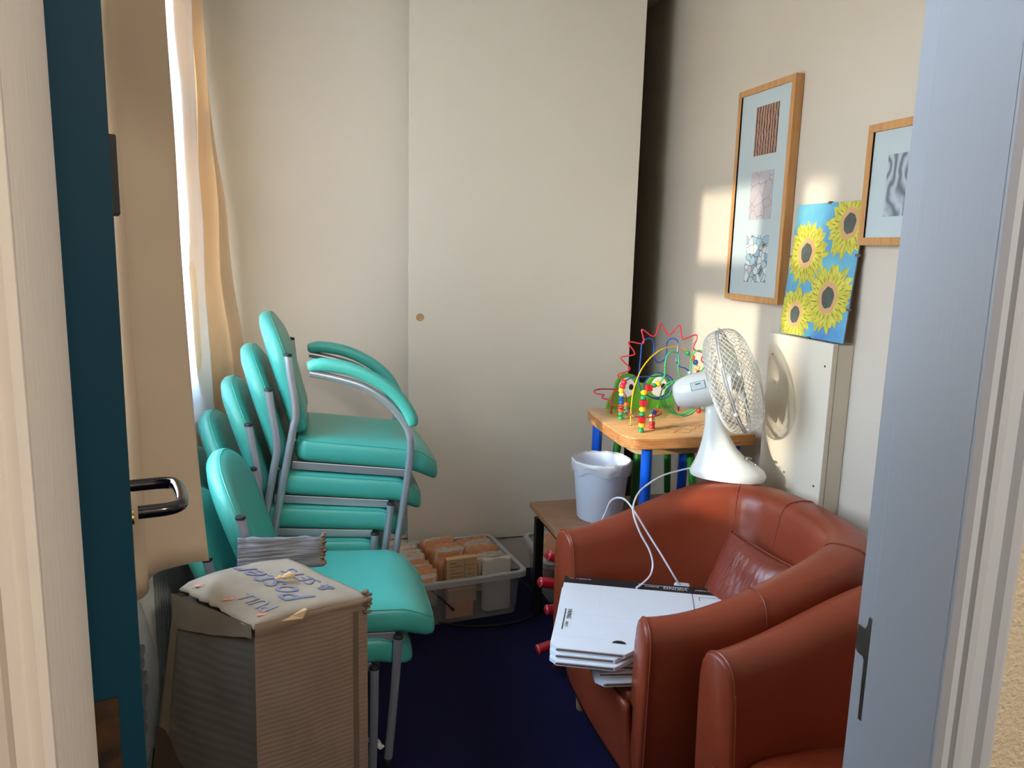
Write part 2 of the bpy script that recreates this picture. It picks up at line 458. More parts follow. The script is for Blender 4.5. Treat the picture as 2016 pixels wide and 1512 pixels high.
struct(MB().box((XL-T, YB, 0), (XR+.12, YB+.1, ZC)).build('wall_back', M['dark_inside'], smooth=False))
w = MB()
JL, JR, HD = -.207, .641, 2.06
w.box((-2.2, .60, 0), (JL-.02, YF, ZC)); w.box((JR+.02, .60, 0), (2.4, YF, ZC)); w.box((JL-.02, .60, HD+.02), (JR+.02, YF, ZC))
struct(w.build('wall_front', M['corridor'], smooth=False))
w = MB(); w.box((-2.3, -1.8, 0), (-2.2, .75, 2.6)); w.box((2.4, -1.8, 0), (2.5, .75, 2.6)); w.box((-2.2, -1.9, 0), (2.4, -1.8, 2.6))
struct(w.build('wall_corridor', M['corridor'], smooth=False))

# window
win = struct(MB().rbox((XL-.15, WY0, WZ0), (XL-.09, WY0+.05, WZ1), .004)
  .rbox((XL-.15, WY1-.05, WZ0), (XL-.09, WY1, WZ1), .004)
  .rbox((XL-.15, WY0, WZ0), (XL-.09, WY1, WZ0+.05), .004).rbox((XL-.15, WY0, WZ1-.05), (XL-.09, WY1, WZ1), .004)
  .rbox((XL-.155, WY0, 1.945), (XL-.085, WY1, 2.085), .004)
  .build('window_1', M['pvc']))
MB().box((XL-.123, WY0+.05, WZ0+.05), (XL-.117, WY1-.05, WZ1-.05)).build('pane', M['glasspane'], win, smooth=False)
MB().rbox((XL-.10, WY0-.03, WZ0-.03), (XL+.03, WY1+.03, WZ0), .006).build('window_sill', M['sill'], win)

# door jambs with moulded architraves
PROF = [(0,0),(0,.004),(.005,.010),(.013,.010),(.015,.015),(.021,.017),(.027,.013),(.043,.011),(.047,.018),(.054,.021),(.061,.018),(.066,.010),(.068,0)]
def jamb(name, x, s, m, hd):
    j = MB()
    # lining and stop
    j.box((min(x, x+s*.022), .595, 0), (max(x, x+s*.022), .742, hd))
    st = x - s*.014
    j.rbox((min(st, x), .597, 0), (max(st, x), .705, hd), .0025)
    # architrave extruded upward (corridor side)
    lo = [(st + s*t, .600-p, 0) for t, p in PROF]; hi = [(a, b, hd+.06) for a, b, c in lo]
    n = len(lo)
    j.add(lo+hi, [(i, i+1, n+i+1, n+i) for i in range(n-1)] + [tuple(range(n)), tuple(range(2*n-1, n-1, -1))])
    j.rbox((min(x+s*.032, x+s*.095), YF-.002, 0), (max(x+s*.032, x+s*.095), YF+.015, hd+.06), .004)
    return struct(j.build(name, m, ang=25))
jl = jamb('trim_1', JL, -1, M['jamb'], HD)
jr = jamb('trim_2', JR, 1, M['jamb_sky'], HD)
struct(MB().box((JL, .6, HD), (JR, YF, HD+.02)).rbox((JL-.07, .585, HD), (JR+.07, .60, HD+.06), .004).build('trim_3', M['jamb']))
# strike plate on the right jamb (rebate face)
sp = MB()
out = [(.716, 1.129), (.717, .998), (.7225, .998), (.7235, 1.074), (.7255, 1.078), (.735, 1.079), (.7395, 1.083), (.7385, 1.114), (.727, 1.113), (.7235, 1.119), (.7225, 1.130)]
sp.layers([[(JR-.0008, y, z) for y, z in out], [(JR-.0026, y, z) for y, z in out]])
sp.build('strike_plate', M['steel'], jr, smooth=False, label='steel strike plate')

# blue door, open into the room past a right angle
door = bpy.data.objects.new('door_1', None); COL.objects.link(door); struct(door)
door.location = (-.157, .722, 0); door.rotation_euler = (0, 0, R(13))
door['label'] = 'dark blue painted door standing open at left'
# local: x<0 thickness, y along the leaf
MB().rbox((-.042, 0, .008), (0, .722, 2.03), .002).build('leaf', M['blue_door'], door)
hg = MB().box((-.0425, -.0015, 1.060), (-.0205, .0005, 1.137)); hg.tube([(-.046, -.004, 1.055), (-.046, -.004, 1.141)], .005, 12)
hg.tube([(-.031, -.0025, 1.080), (-.031, .0, 1.080)], .005, 10); hg.tube([(-.031, -.0025, 1.117), (-.031, .0, 1.117)], .005, 10)
hg.build('hinge', M['rust'], door, label='dark worn metal hinge')
hd = MB()
hp = crom([(0, .685, 1.137), (.03, .685, 1.137), (.060, .683, 1.137), (.078, .672, 1.136), (.083, .64, 1.133), (.083, .60, 1.130), (.078, .575, 1.128), (.06, .565, 1.127), (.03, .564, 1.127), (.016, .564, 1.127)], 6)
hd.tube(hp, .0105, 14)
hd.lathe([(.026, 0), (.026, .006), (.022, .008)], 24)
n0 = len(hd.v)-72
for i in range(n0, len(hd.v)):
    x, y, z = hd.v[i]; hd.v[i] = (z, .685+x, 1.137+y)
hd.build('lever_handle', M['black_gloss'], door)
esc = MB().tube([(0, .70, 1.075), (.012, .70, 1.075)], .012, 16); esc.rbox((0, .688, 1.05), (.006, .712, 1.10), .002)
esc.build('lock_cylinder', M['brass'], door, label='brass lock cylinder')
MB().rbox((0, .42, 1.583), (.0135, .50, 1.685), .002).build('push_plate', M['black'], door, label='black plastic block')

# ------------------------------------------------------------------ fitted wardrobe across the back
wd = thing('fitted_wardrobe', 'pale cream fitted wardrobe with plain sliding doors along the back wall', 'wardrobe', (0, 3.467, 0))
f = MB().rbox((.428, 0, .172), (1.503, .020, 2.74), .0025); fd = f.build('sliding_door', M['wardrobe'], wd, label='front sliding door with round finger pull')
fp = MB().lathe([(0, .0006), (.0125, .0010), (.0150, .0022), (.0172, .0022), (.0180, 0)], 32)
fp.xf(Matrix.Translation((.480, 0, 1.243)) @ Matrix.Rotation(R(90), 4, 'X'))
fp.build('finger_pull', wood('pull_wood', (206, 172, 128), (176, 140, 98), 'X'), fd)
MB().rbox((XL, .078, .172), (.60, .098, 2.74), .0025).build('sliding_door', M['wardrobe'], wd, label='rear sliding door on the left')
MB().box((XL, .012, 0), (XR, .099, .164)).build('plinth', M['wardrobe'], wd, smooth=False)
MB().box((XL, .002, 2.742), (XR, .09, 2.775)).build('top_rail', M['wardrobe'], wd, smooth=False)
MB().box((XL+.01, .10, .150), (XR-.002, .58, .166)).box((XL+.01, .56, .18), (XR-.002, .58, 2.7)).build('carcass', M['dark_inside'], wd, smooth=False)
for z in (.84, 1.22, 1.50, 1.79, 2.27):
    MB().box((XL+.01, .22, z-.02), (1.50, .555, z)).build('shelf', M['dark_inside'], wd, smooth=False)
    MB().rbox((1.502, .10, z-.012), (1.514, .125, z+.012), .002).build('shelf_bracket', M['cabinet'], wd)

# radiator under the window
rd = thing('radiator', 'white ribbed radiator under the window behind the curtain hem', 'radiator', (XL+.003, 2.66, 0))
q = MB()
for i in range(30):
    y = 2.12+i*.036-2.66; q.rbox((.03, y, .16), (.08, y+.03, .76), .008)
q.build('panel', M['radiator'], rd)
for y in (-.46, .44): MB().box((.004, y, .3), (.03, y+.04, .6)).build('bracket', M['radiator'], rd, smooth=False)

# ------------------------------------------------------------------ curtains and rail
rail = thing('curtain_rail', 'black curtain rail above the window', 'curtain rail', (0, 0, 2.535))
MB().tube([(-.41, .85, 0), (-.41, 3.40, 0)], .014, 14).build('rail', M['black'], rail)
MB().tube([(-.41, 3.40, 0), (-.41, 3.452, 0)], [.022, .022], 14).build('end_stop', M['black'], rail)
for y in (.9, 2.2, 3.36):
    MB().tube([(-.41, y, 0), (XL, y, 0)], .008, 8).build('bracket', M['black'], rail)

def curtain(path_top, path_bot, zt, zb, nv=36, amp=.006, seed=0, per=5, kx=1.3):
    """sheet hung between two plan curves; zb may be a function of u"""
    A = crom([(x, y, 0) for x, y in path_top], per); B = crom([(x, y, 0) for x, y in path_bot], per)
    n = len(A)
    def P(i, j):
        u = i/(n-1); v = j/(nv-1)
        z1 = zb(u) if callable(zb) else zb
        k = v**kx
        x = A[i].x*(1-k)+B[i].x*k; y = A[i].y*(1-k)+B[i].y*k; z = zt*(1-v)+z1*v
        d = mnoise.noise(Vector((x*7+seed, y*7, z*2.6)))*amp*(.4+v)
        return (x+d, y-d*.6, z)
    vs = [P(i, j) for i in range(n) for j in range(nv)]
    fs = [(i*nv+j, (i+1)*nv+j, (i+1)*nv+j+1, i*nv+j+1) for i in range(n-1) for j in range(nv-1)]
    return vs, fs
def solid(o, t):
    md = o.modifiers.new('thickness', 'SOLIDIFY'); md.thickness = t; md.offset = 0
ct = thing('curtain', 'brownish beige damask curtain hanging beside the blue door with its hem over the cardboard box', 'curtain', (0, 0, 0), 0, 'curtains at the window')
pt = [(-.395, 1.635), (-.372, 1.63), (-.350, 1.64), (-.345, 1.67), (-.357, 1.705), (-.350, 1.745), (-.320, 1.79), (-.296, 1.835), (-.284, 1.875), (-.295, 1.885), (-.315, 1.888)]
pb = [(-.405, 1.665), (-.385, 1.665), (-.358, 1.68), (-.345, 1.705), (-.350, 1.735), (-.335, 1.765), (-.30, 1.80), (-.270, 1.840), (-.249, 1.868), (-.260, 1.880), (-.28, 1.886)]
vs, fs = curtain(pt, pb, 2.55, lambda u: .812-.012*math.sin(u*9), amp=.008, seed=3, kx=3.0)
o = MB().add(vs, fs).build('curtain_panel', M['curtain'], ct, ang=80); solid(o, .0025)
MB().tube([(-.41, 1.70, 2.555), (-.40, 1.90, 2.555)], .012, 8).build('heading', M['curtain'], ct)

c2 = thing('curtain', 'cream damask curtain at the far window end, lit from behind beside the wardrobe', 'curtain', (0, 0, 0), 0, 'curtains at the window')
pt = [(-.420, 2.84), (-.392, 2.99), (-.382, 3.04), (-.42, 3.10), (-.418, 3.15), (-.375, 3.19), (-.372, 3.24), (-.405, 3.28), (-.385, 3.33), (-.395, 3.37), (-.43, 3.39)]
pb = [(-.395, 2.90), (-.372, 3.00), (-.375, 3.06), (-.41, 3.12), (-.38, 3.16), (-.32, 3.18), (-.30, 3.23), (-.285, 3.27), (-.225, 3.30), (-.235, 3.36), (-.33, 3.40)]
vs, fs = curtain(pt, pb, 2.55, lambda u: .80, amp=.022, seed=9)
o = MB().add(vs, fs).build('curtain_panel', M['curtain2'], c2, ang=80); solid(o, .0025)
pt = [(-.470, 2.33), (-.448, 2.58), (-.425, 2.78), (-.385, 2.92), (-.366, 2.95)]
pb = [(-.474, 2.33), (-.448, 2.58), (-.420, 2.74), (-.368, 2.90), (-.346, 2.945)]
vs, fs = curtain(pt, pb, 2.55, lambda u: .905-.03*u, amp=.020, seed=21)
o = MB().add(vs, fs).build('lining', M['lining'], c2, ang=80, label='white lining glowing with daylight'); solid(o, .0015)
MB().tube([(-.42, 2.45, 2.555), (-.41, 3.38, 2.555)], .012, 8).build('heading', M['curtain2'], c2)
LAMP_W, SUN_E, SKY_E, EXPO = 78.0, 4.4, 20.0, 0.0
# ------------------------------------------------------------------ stacking chairs
CW = .48
def chair_parts(root, armed):
    tr = .0125
    # rear legs / back posts
    for y in (tr, CW-tr):
        t = MB().tube(crom([(-.035, y, .004), (-.020, y, .28), (-.004, y, .50), (0, y, .545), (-.008, y, .60), (-.026, y, .67), (-.043, y, .745)], 4), tr, 14)
        l = t.build('back_post', M['chrome'], root)
        MB().lathe([(.0, .003), (.011, .003), (.0132, 0), (.0132, -.006)], 16, (-.043, y, .747)).build('cap', M['black'], l, label='black tube cap')
        MB().lathe([(.0, 0), (.0145, 0), (.0145, .02), (.0132, .022)], 14, (-.035, y, .0)).build('foot', M['black'], l, label='black rubber foot')
    for y in (tr, CW-tr):
        if armed:
            arc = [(.372, y, .004), (.382, y, .33), (.381, y, .47), (.368, y, .532), (.329, y, .585), (.277, y, .630), (.204, y, .668), (.113, y, .687), (.028, y, .696)]
        else:
            arc = [(.372, y, .004), (.38, y, .25), (.382, y, .392)]
        t = MB().tube(crom(arc, 5), tr, 14); l = t.build('front_leg', M['chrome'], root)
        if not armed:
            MB().lathe([(.0, .003), (.011, .003), (.0132, 0), (.0132, -.006)], 16, (.382, y, .394)).build('cap', M['black'], l, label='black tube cap')
        MB().lathe([(.0, 0), (.0145, 0), (.0145, .02), (.0132, .022)], 14, (.372, y, 0)).build('foot', M['black'], l, label='black rubber foot')
        if armed:
            a = crom([(.384, y, .556), (.372, y, .59), (.325, y, .648), (.255, y, .695), (.16, y, .727), (.07, y, .733), (.018, y, .722)], 6)
            n = len(a); loops = []
            for i, p in enumerate(a):
                tg = (a[min(i+1, n-1)]-a[max(i-1, 0)]).normalized(); nn = Vector((-tg.z, 0, tg.x))
                if nn.z < 0: nn = -nn
                e = min(i, n-1-i)/5.0; sc = min(1, .55+.45*math.sqrt(min(1, e)))
                lp = []
                for k in range(16):
                    q = 2*PI*k/16; c, s_ = math.cos(q), math.sin(q)
                    lp.append(p + Vector((0, 1, 0))*(.027*sc*math.copysign(abs(c)**.7, c)) + nn*(.021*sc*math.copysign(abs(s_)**.7, s_)-.006))
                loops.append(lp)
            MB().layers(loops).build('arm_pad', M['teal'], root, ang=60)
    # rails
    rl = MB()
    for y in (.034, CW-.034): rl.rbox((.004, y-.007, .372), (.376, y+.007, .399), .003)
    rl.rbox((.02, .034, .374), (.045, CW-.034, .397), .003).rbox((.33, .034, .374), (.355, CW-.034, .397), .003)
    rl.build('seat_rail', M['chrome'], root)
    # seat
    base = rrect(.012, .50, .015, CW-.015, (.10, .10, .035, .035), 8)
    cx, cy = .24, CW/2
    def sc(d):
        out = []
        for x, y in base:
            dx, dy = x-cx, y-cy; l = math.hypot(dx, dy); f = (l-d)/l
            out.append((cx+dx*f, cy+dy*f))
        return out
    def dz(x): return -max(0, x-.37)**2*4.2
    def dzb(x): return -max(0, x-.35)**2*2.6
    lv = [(.05, .400), (.026, .401), (.011, .407), (.003, .418), (.0, .432), (.0, .448), (.002, .462), (.006, .470), (.010, .4725), (.0135, .4745), (.03, .480), (.06, .484), (.11, .486), (.17, .486)]
    loops = [[(x, y, z+(lambda f_: dz(x)*f_+dzb(x)*(1-f_))(min(1, max(0, (z-.40)/.05)))) for x, y in sc(d)] for d, z in lv]
    MB().layers(loops).build('seat', M['teal'], root, ang=55)
    seam = [(x, y, .4725+dz(x)) for x, y in sc(.0075)]
    MB().tube(seam, .0016, 6, closed=True).build('seat_piping', M['teal'], root)
    # back cushion
    o = Vector((.034, CW/2, .492)); up = Vector((-.148, 0, .372)).normalized(); nf = Vector((up.z, 0, -up.x))
    half = [(.160, 0), (.190, .004), (.207, .02), (.215, .07), (.222, .14), (.229, .20), (.231, .235)]
    for k in range(1, 11):
        a = R(9*k); half.append((.231*math.cos(a)**.9 if k < 10 else 0, .235+.163*math.sin(a)))
    outl = half + [(-x, s) for x, s in reversed(half[:-1])]
    def ring(d, t):
        lp = []
        c0 = Vector((0, .2))
        for x, s in outl:
            v = Vector((x, s))-c0; l = v.length; v = c0+v*((l-d)/l)
            curve = (v.x/.23)**2*.022
            lp.append(o + Vector((0, v.x, 0)) + up*v.y + nf*(t+curve))
        return lp
    MB().layers([ring(.10, -.052), ring(.03, -.050), ring(.008, -.044), ring(.0, -.034), ring(.0, -.016), ring(.003, -.008), ring(.007, -.006), ring(.010, -.003), ring(.03, .006), ring(.08, .011), ring(.14, .012)]).build('backrest', M['teal'], root, ang=55)
    MB().tube(ring(.0055, -.0065), .0016, 6, closed=True).build('back_piping', M['teal'], root)

def place_chair(root, x, y, z, tilt, yaw=0):
    # x,z : position of the post bend (local (0,0,.545)); tilt = nose-down angle
    root.rotation_euler = (0, R(tilt), R(yaw))
    off = Matrix.Rotation(R(yaw), 4, 'Z') @ Matrix.Rotation(R(tilt), 4, 'Y') @ Vector((0, 0, .545))
    root.location = (x-off.x, y-off.y, z-off.z)
GA = 'stacked teal vinyl chairs by the wardrobe'; GB = 'two stacked teal chairs behind the cardboard box'
ch_arm = thing('stacking_chair', 'teal vinyl chair with padded arms on top of the taller stack', 'chair', group=GA)
chair_parts(ch_arm, True); place_chair(ch_arm, -.051, 2.50, 1.003, 7)
ch0 = thing('stacking_chair', 'armless teal chair directly under the armed one in the taller stack', 'chair', group=GA)
chair_parts(ch0, False); place_chair(ch0, -.110, 2.50, .893, 6.3)
def more(lab, x, y, z, t, g):
    c = dup(ch0, label=lab, group=g); place_chair(c, x, y, z, t); return c
more('armless teal chair at the middle of the taller stack', -.168, 2.50, .783, 5, GA)
more('armless teal chair next to bottom of the taller stack', -.232, 2.50, .668, 3, GA)
more('armless teal chair at the bottom of the taller stack, mostly hidden', -.290, 2.50, .545, 0, GA)
more('top teal chair of the shorter stack, its whole seat showing beside the box', -.150, 2.005, .650, 3, GB)
more('bottom teal chair of the shorter stack, behind the cardboard box', -.225, 2.005, .545, 0, GB)

# ------------------------------------------------------------------ big cardboard box
bx = thing('cardboard_box', 'tall battered brown cardboard box with handwriting on its top flap', 'cardboard box', (-.12, 1.83, 0))
def bxl(p): return (p[0]+.12, p[1]-1.83, p[2])
ct_ = {'n': (-.131, 1.672), 'r': (.121, 1.768), 'f': (-.075, 1.955), 'l': (-.325, 1.872)}
cb_ = {'n': (-.138, 1.675), 'r': (.121, 1.768), 'f': (-.075, 1.955), 'l': (-.43, 1.845)}
ZT = .722
def side(a, b, seed, bulge=.008):
    def fn(u, v):
        x = (ct_[a][0]*(1-u)+ct_[b][0]*u)*v + (cb_[a][0]*(1-u)+cb_[b][0]*u)*(1-v)
        y = (ct_[a][1]*(1-u)+ct_[b][1]*u)*v + (cb_[a][1]*(1-u)+cb_[b][1]*u)*(1-v)
        z = ZT*v
        d = (mnoise.noise(Vector((u*3+seed, v*4, 1.7)))*.007 + mnoise.noise(Vector((u*9+seed, v*12, 4)))*.002 + bulge*4*u*(1-u)*v)*(4*u*(1-u))**.5
        nx, ny = (ct_[b][1]-ct_[a][1]), -(ct_[b][0]-ct_[a][0]); l = math.hypot(nx, ny)
        z -= .010*(4*u*(1-u))*(1 if v > .99 else 0)*abs(mnoise.noise(Vector((u*6+seed, 0, 0))))
        return bxl((x+nx/l*d, y+ny/l*d, z))
    return fn
body = MB()
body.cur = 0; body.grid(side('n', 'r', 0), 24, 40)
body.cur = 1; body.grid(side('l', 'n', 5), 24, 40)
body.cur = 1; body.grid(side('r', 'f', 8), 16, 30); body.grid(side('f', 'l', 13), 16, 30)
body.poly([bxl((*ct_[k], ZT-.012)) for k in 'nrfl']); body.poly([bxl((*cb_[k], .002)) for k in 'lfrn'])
body.build('body', [M['flute'], M['flute_shade']], bx, ang=50, clean=False)
# top flap, a warped sheet with a ragged left edge
tn, trr, tf, tl = (-.133, 1.664, .730), (.124, 1.764, .724), (-.066, 1.962, .752), (-.312, 1.872, .742)
def topf(u, v):   # u: near->right , v: near->left
    a = Vector(tn)*(1-u)*(1-v)+Vector(trr)*u*(1-v)+Vector(tl)*(1-u)*v+Vector(tf)*u*v
    a.z += .012*math.sin(PI*u)*(.4+.6*v) + .006*mnoise.noise(Vector((u*3, v*3, 2))) - .010*max(0, 1-u*12)
    if v < .04: a.z -= .006
    if u < .02: a += Vector((-.003, .0, 0))*mnoise.noise(Vector((v*14, 3, 3)))*3
    return bxl(a)
fl = MB().grid(topf, 26, 26).build('top_flap', M['card_top'], bx, ang=60, clean=False)
solid(fl, .006)
# dark opening and overlapping lower flap on the left, torn corner
MB().grid(lambda u, v: bxl((-.139-.19*u, 1.676+.19*u, .722-.004-.06*v+.014*math.sin(u*PI)*(1-v))) if False else
          bxl((ct_['n'][0]*(1-u)+ct_['l'][0]*u-.006-.012*v*math.sin(u*PI), ct_['n'][1]*(1-u)+ct_['l'][1]*u-.004-.006*v, .726-.085*v*(.35+.65*u)+.004*mnoise.noise(Vector((u*6, v*4, 8))))), 18, 6).build('side_flap', M['tape'], bx, ang=70, label='taped side flap')
def rearf(u, v):
    a = Vector((-.192, 1.972, .722))*(1-u)+Vector((.022, 1.986, .716))*u
    a += Vector((.004, .012, .088))*v
    a.y += .003*math.sin(u*19)*v + .006*mnoise.noise(Vector((u*4, v*3, 5))); a.z += .006*mnoise.noise(Vector((u*7, 9, 1)))*v - .010*u*v
    return bxl(a)
rf = MB().grid(rearf, 24, 12).build('rear_flap', M['card_sky'], bx, ang=60, clean=False, label='ribbed cardboard rear flap standing upright, greyed by sky light in its colour'); solid(rf, .005)
edge = MB()
for i in range(22):
    z = .722+.082*i/22; edge.sphere((.022+.12+random.uniform(-.003, .006), 1.987-1.83+random.uniform(-.004, .006)+.012*i/22, z), .006, 6, 4, (1.2, 1, .7))
edge.build('torn_edge', M['brownedge'], rf)
# ragged corner at the right
cr = MB()
for i in range(26):
    a = random.uniform(-.6, 2.4); cr.sphere((.121+.12+random.uniform(-.008, .006), 1.766-1.83+random.uniform(-.008, .008), .715+random.uniform(-.03, .02)), random.uniform(.003, .007), 6, 4, (random.uniform(.6, 1.6), 1, random.uniform(.5, 1.2)))
cr.build('torn_corner', M['brownedge'], bx)
# folded strip along the near top edge, pale tape scrap, vertical tape
MB().grid(lambda u, v: bxl((ct_['n'][0]*(1-u)+ct_['r'][0]*u+.002+.004*v*math.sin(u*9), ct_['n'][1]*(1-u)+ct_['r'][1]*u-.009-.003*math.sin(v*PI), .729-.004*u-(.030-.018*u)*v*(1+.4*mnoise.noise(Vector((u*5, 2, 2)))))), 24, 5).build('edge_fold', M['card'], bx, ang=70)
MB().poly([bxl(p) for p in ((-.075, 1.682, .722), (-.028, 1.698, .716), (-.018, 1.700, .736), (-.024, 1.704, .739), (-.05, 1.693, .728))]).poly([bxl(p) for p in ((-.075, 1.680, .722), (-.05, 1.691, .728), (-.024, 1.702, .739), (-.018, 1.698, .736), (-.028, 1.696, .716))]).build('tape_scrap', M['buffcard'], bx, clean=False, smooth=False, label='pale loose tape end')
MB().grid(lambda u, v: tuple(Vector(side('n', 'r', 0)(.86+.05*u, .02+.94*v))+Vector((.0006, -.0016, 0))), 4, 40).build('packing_tape', M['tape'], bx, ang=80)
MB().grid(lambda u, v: tuple(Vector(side('l', 'n', 5)(.02+.09*u, .05+.93*v))+Vector((-.0016, -.0012, 0))), 4, 40).build('packing_tape', M['tape'], bx, ang=80)
# dark brown patch at the foot of the left face
MB().grid(lambda u, v: tuple(Vector(side('l', 'n', 5)(.0+.62*u, .0+.54*v*(1-.35*u)+.02*math.sin(u*11)))+Vector((-.0022, -.0018, 0))), 16, 10).build('dark_patch', M['card_dark'], bx, ang=80, label='dark brown patch low on the box')
# handwriting on the flap, reading away from the camera
def on_top(u, v, h=.0042):
    p = Vector(topf(u, v)); return p+Vector((0, 0, h))
def write(txt, size, u_base, v_start, mt, name, shear=.2):
    vs, fs = text_mesh(txt, size, ext=.0003, shear=shear)
    L1, L2 = .268, .275
    # reading direction = towards the far side (+v), letter tops towards -u
    pts = []
    for x, y, z in vs:
        v = v_start + x/L2; u = u_base - y/L1
        q = on_top(min(max(u, 0.03), .98), min(max(v, .02), .98)); pts.append((q.x, q.y, q.z+z+.0008))
    MB().add(pts, fs).build(name, mt, fl, smooth=False, clean=False)
write('Posters', .090, .61, .10, M['ink'], 'handwriting')
write('& SETS', .052, .86, .20, M['ink'], 'handwriting', 0)
write('PULL', .05, .28, .10, M['inkfaint'], 'handwriting', 0)
for (u, v) in ((.10, .10), (.06, .48), (.05, .86)):
    rm = MB()
    for k in range(4):
        a = on_top(u+.02*k, v+random.uniform(-.03, .03), .0045); rm.box((a.x-.005, a.y-.0012, a.z), (a.x+.005, a.y+.0012, a.z+.0006))
    a = on_top(u+.04, v, .0036); rm.box((a.x-.011, a.y-.007, a.z), (a.x+.011, a.y+.007, a.z+.0005))
    rm.build('handling_mark', M['redmark'], fl, smooth=False, clean=False)
# crumpled scrap lying on the box
s = MB(); s.tube(crom([(0, 0, .006), (.012, .003, .009), (.024, .004, .008)], 4), [.004+.002*math.sin(i*2.1) for i in range(9)], 8)
s.tube([(.022, .004, .009), (.034, .008, .011), (.044, .010, .006)], [.007, .009, .004], 8)
o = s.build('paper_scrap', M['buffcard'], ang=70); o.location = (-.093, 1.828, .752)
tag(o, 'small crumpled brown paper scrap lying on the handwritten box top', 'paper scrap')

# clear plastic sack behind the box
def sack(u, v):
    a = 2*PI*u; r = .085*(1+.22*mnoise.noise(Vector((math.cos(a)*1.6, math.sin(a)*1.6, v*4))))*(math.sin(PI*min(max(v, .02), .98)))**.45
    return (r*math.cos(a)*1.0, r*math.sin(a)*.9, .74*v)
sk = thing('plastic_sack', 'crumpled clear plastic sack squeezed between the door and the cardboard box', 'plastic bag', (-.462, 1.93, 0))
MB().grid(sack, 30, 24, True).build('film', M['bag'], sk, ang=80)
d = MB()
for i in range(14):
    d.rbox((-.045+random.uniform(-.015, .02), -.045+random.uniform(-.02, .02), .06+.036*i), (.04+random.uniform(-.015, .015), .04, .085+.036*i), .004)
d.build('contents', M['black'], sk, label='dark contents showing through')
# white torn paper on the carpet
o = MB().grid(lambda u, v: ((u-.5)*.075, (v-.5)*.03*(1.3-abs(u-.45)*1.2)+.012*math.sin(u*5), .008+.012*abs(mnoise.noise(Vector((u*5, v*3, 2.2))))), 14, 6).build('torn_paper', M['paper'], ang=30, clean=False)
solid(o, .001); o.location = (.172, 2.235, 0); o.rotation_euler = (0, 0, R(-32))
tag(o, 'torn white paper scrap on the navy carpet beside the chair legs', 'paper scrap')

# ------------------------------------------------------------------ storage bins with record envelopes
def bin_mesh(root, w, d, h):
    lo = lambda x0, x1, y0, y1, r: rrect(x0, x1, y0, y1, (r,)*4, 5)
    def ring(i, z, r=.03): return [(x, y, z) for x, y in lo(i, w-i, i, d-i, r)]
    m = MB().layers([ring(.026, .003), ring(.022, .012), ring(.012, h-.03), ring(.010, h-.002)], caps=False)
    MB().layers([ring(.010, h-.002), ring(-.008, h, .04), ring(-.012, h-.004, .04), ring(-.012, h-.026, .04), ring(-.009, h-.027, .04), ring(-.009, h-.006, .04)], caps=False).build('rim', M['bin_rim'], root, ang=35, clean=False)
    m.layers([ring(.026, .004), ring(.2, .003)], caps=False)
    m.poly(ring(.026, .003)[::-1])
    m.build('tub', M['plastic_bin'], root, ang=35, clean=False)
def envelope(kind):
    """one bulging record envelope, standing, width x 0.13, depth y"""
    root = thing('record_envelope', '', 'envelope')
    t = [.030, .036, .026][kind]; sd = kind*7.3
    def sh(u, v, s):
        x = (u-.5)*.152; b = math.sin(PI*u)**.6*t/2*(.55+.45*v)
        y = s*b + (.003+.007*v)*mnoise.noise(Vector((u*5+sd, v*3, s*2)))
        z = .150*v + (.016*mnoise.noise(Vector((u*6+sd, 1, s))) if v > .9 else 0)
        return (x, y, z)
    m = MB().grid(lambda u, v: sh(u, v, 1), 12, 6).grid(lambda u, v: sh(u, v, -1), 12, 6)
    o = m.build('sleeve', M['buff'], root, ang=60, clean=False); solid(o, .0012)
    p = MB()
    for k in range(4):
        y0 = (k-1.5)*t*.19
        p.grid(lambda u, v: ((u-.5)*.128+.004*k, y0+.006*v*mnoise.noise(Vector((u*5+k+sd, v, 2)))+.0012*math.sin(u*7+k), .02+v*(.132+.020*mnoise.noise(Vector((u*5+k*3+sd, 4, 4))))), 10, 3)
    o = p.build('papers', [M['paper'], M['buff'], M['buff']][kind], root, ang=60, clean=False); solid(o, .001)
    return root
protos = [envelope(k) for k in range(3)]
used = [False]*3
def put_env(x, y, z, rz, label, group):
    k = random.randrange(3)
    if not used[k]: r_ = protos[k]; used[k] = True
    else: r_ = dup(protos[k])
    r_.location = (x, y, z); r_.rotation_euler = (R(random.uniform(8, 20)), R(random.uniform(-3, 3)), rz+R(random.uniform(-4, 4)))
    r_['label'] = label; r_['group'] = group
b1 = thing('storage_bin', 'low milky plastic bin of record envelopes nearest the stacked chairs', 'storage bin', (.395, 2.905, 0), R(7.5), 'plastic bins of records on the floor')
b1.location = (.155, 2.905, 0)
bin_mesh(b1, .725, .45, .205)
B1M = Matrix.Translation(b1.location) @ Matrix.Rotation(R(7.5), 4, 'Z')
rows = ['left', 'middle', 'right']
for c in range(4):
    for r_ in range(11):
        if c == 2 and r_ < 2 or c == 3 and r_ < 2: continue
        x = .105+c*.168; y = .052+r_*.0335
        p = B1M @ Vector((x, y+.012, .070+random.uniform(0, .016)+.016*(c == 2)))
        lab = ['buff record envelope in the leftmost row of the nearer bin, behind the teal seat', 'buff record envelope in the row of the nearer bin just right of the teal seat',
               'buff record envelope in the row behind the handwritten tan card', 'buff record envelope in the row behind the white bundle'][c]
        put_env(p.x, p.y, p.z, R(7.5), lab, 'record envelopes in the nearer bin')
e = thing('record_card', 'tan printed record card pocket standing up at the front of the nearer bin', 'record card', tuple(B1M @ Vector((.452, .052, .145))), R(7.5))
q = MB().rbox((-.062, -.022, -.06), (.062, .022, .0), .003).rbox((-.068, -.012, 0), (.068, .020, .132), .003)
q.build('pocket', M['buffcard'], e)
q = MB()
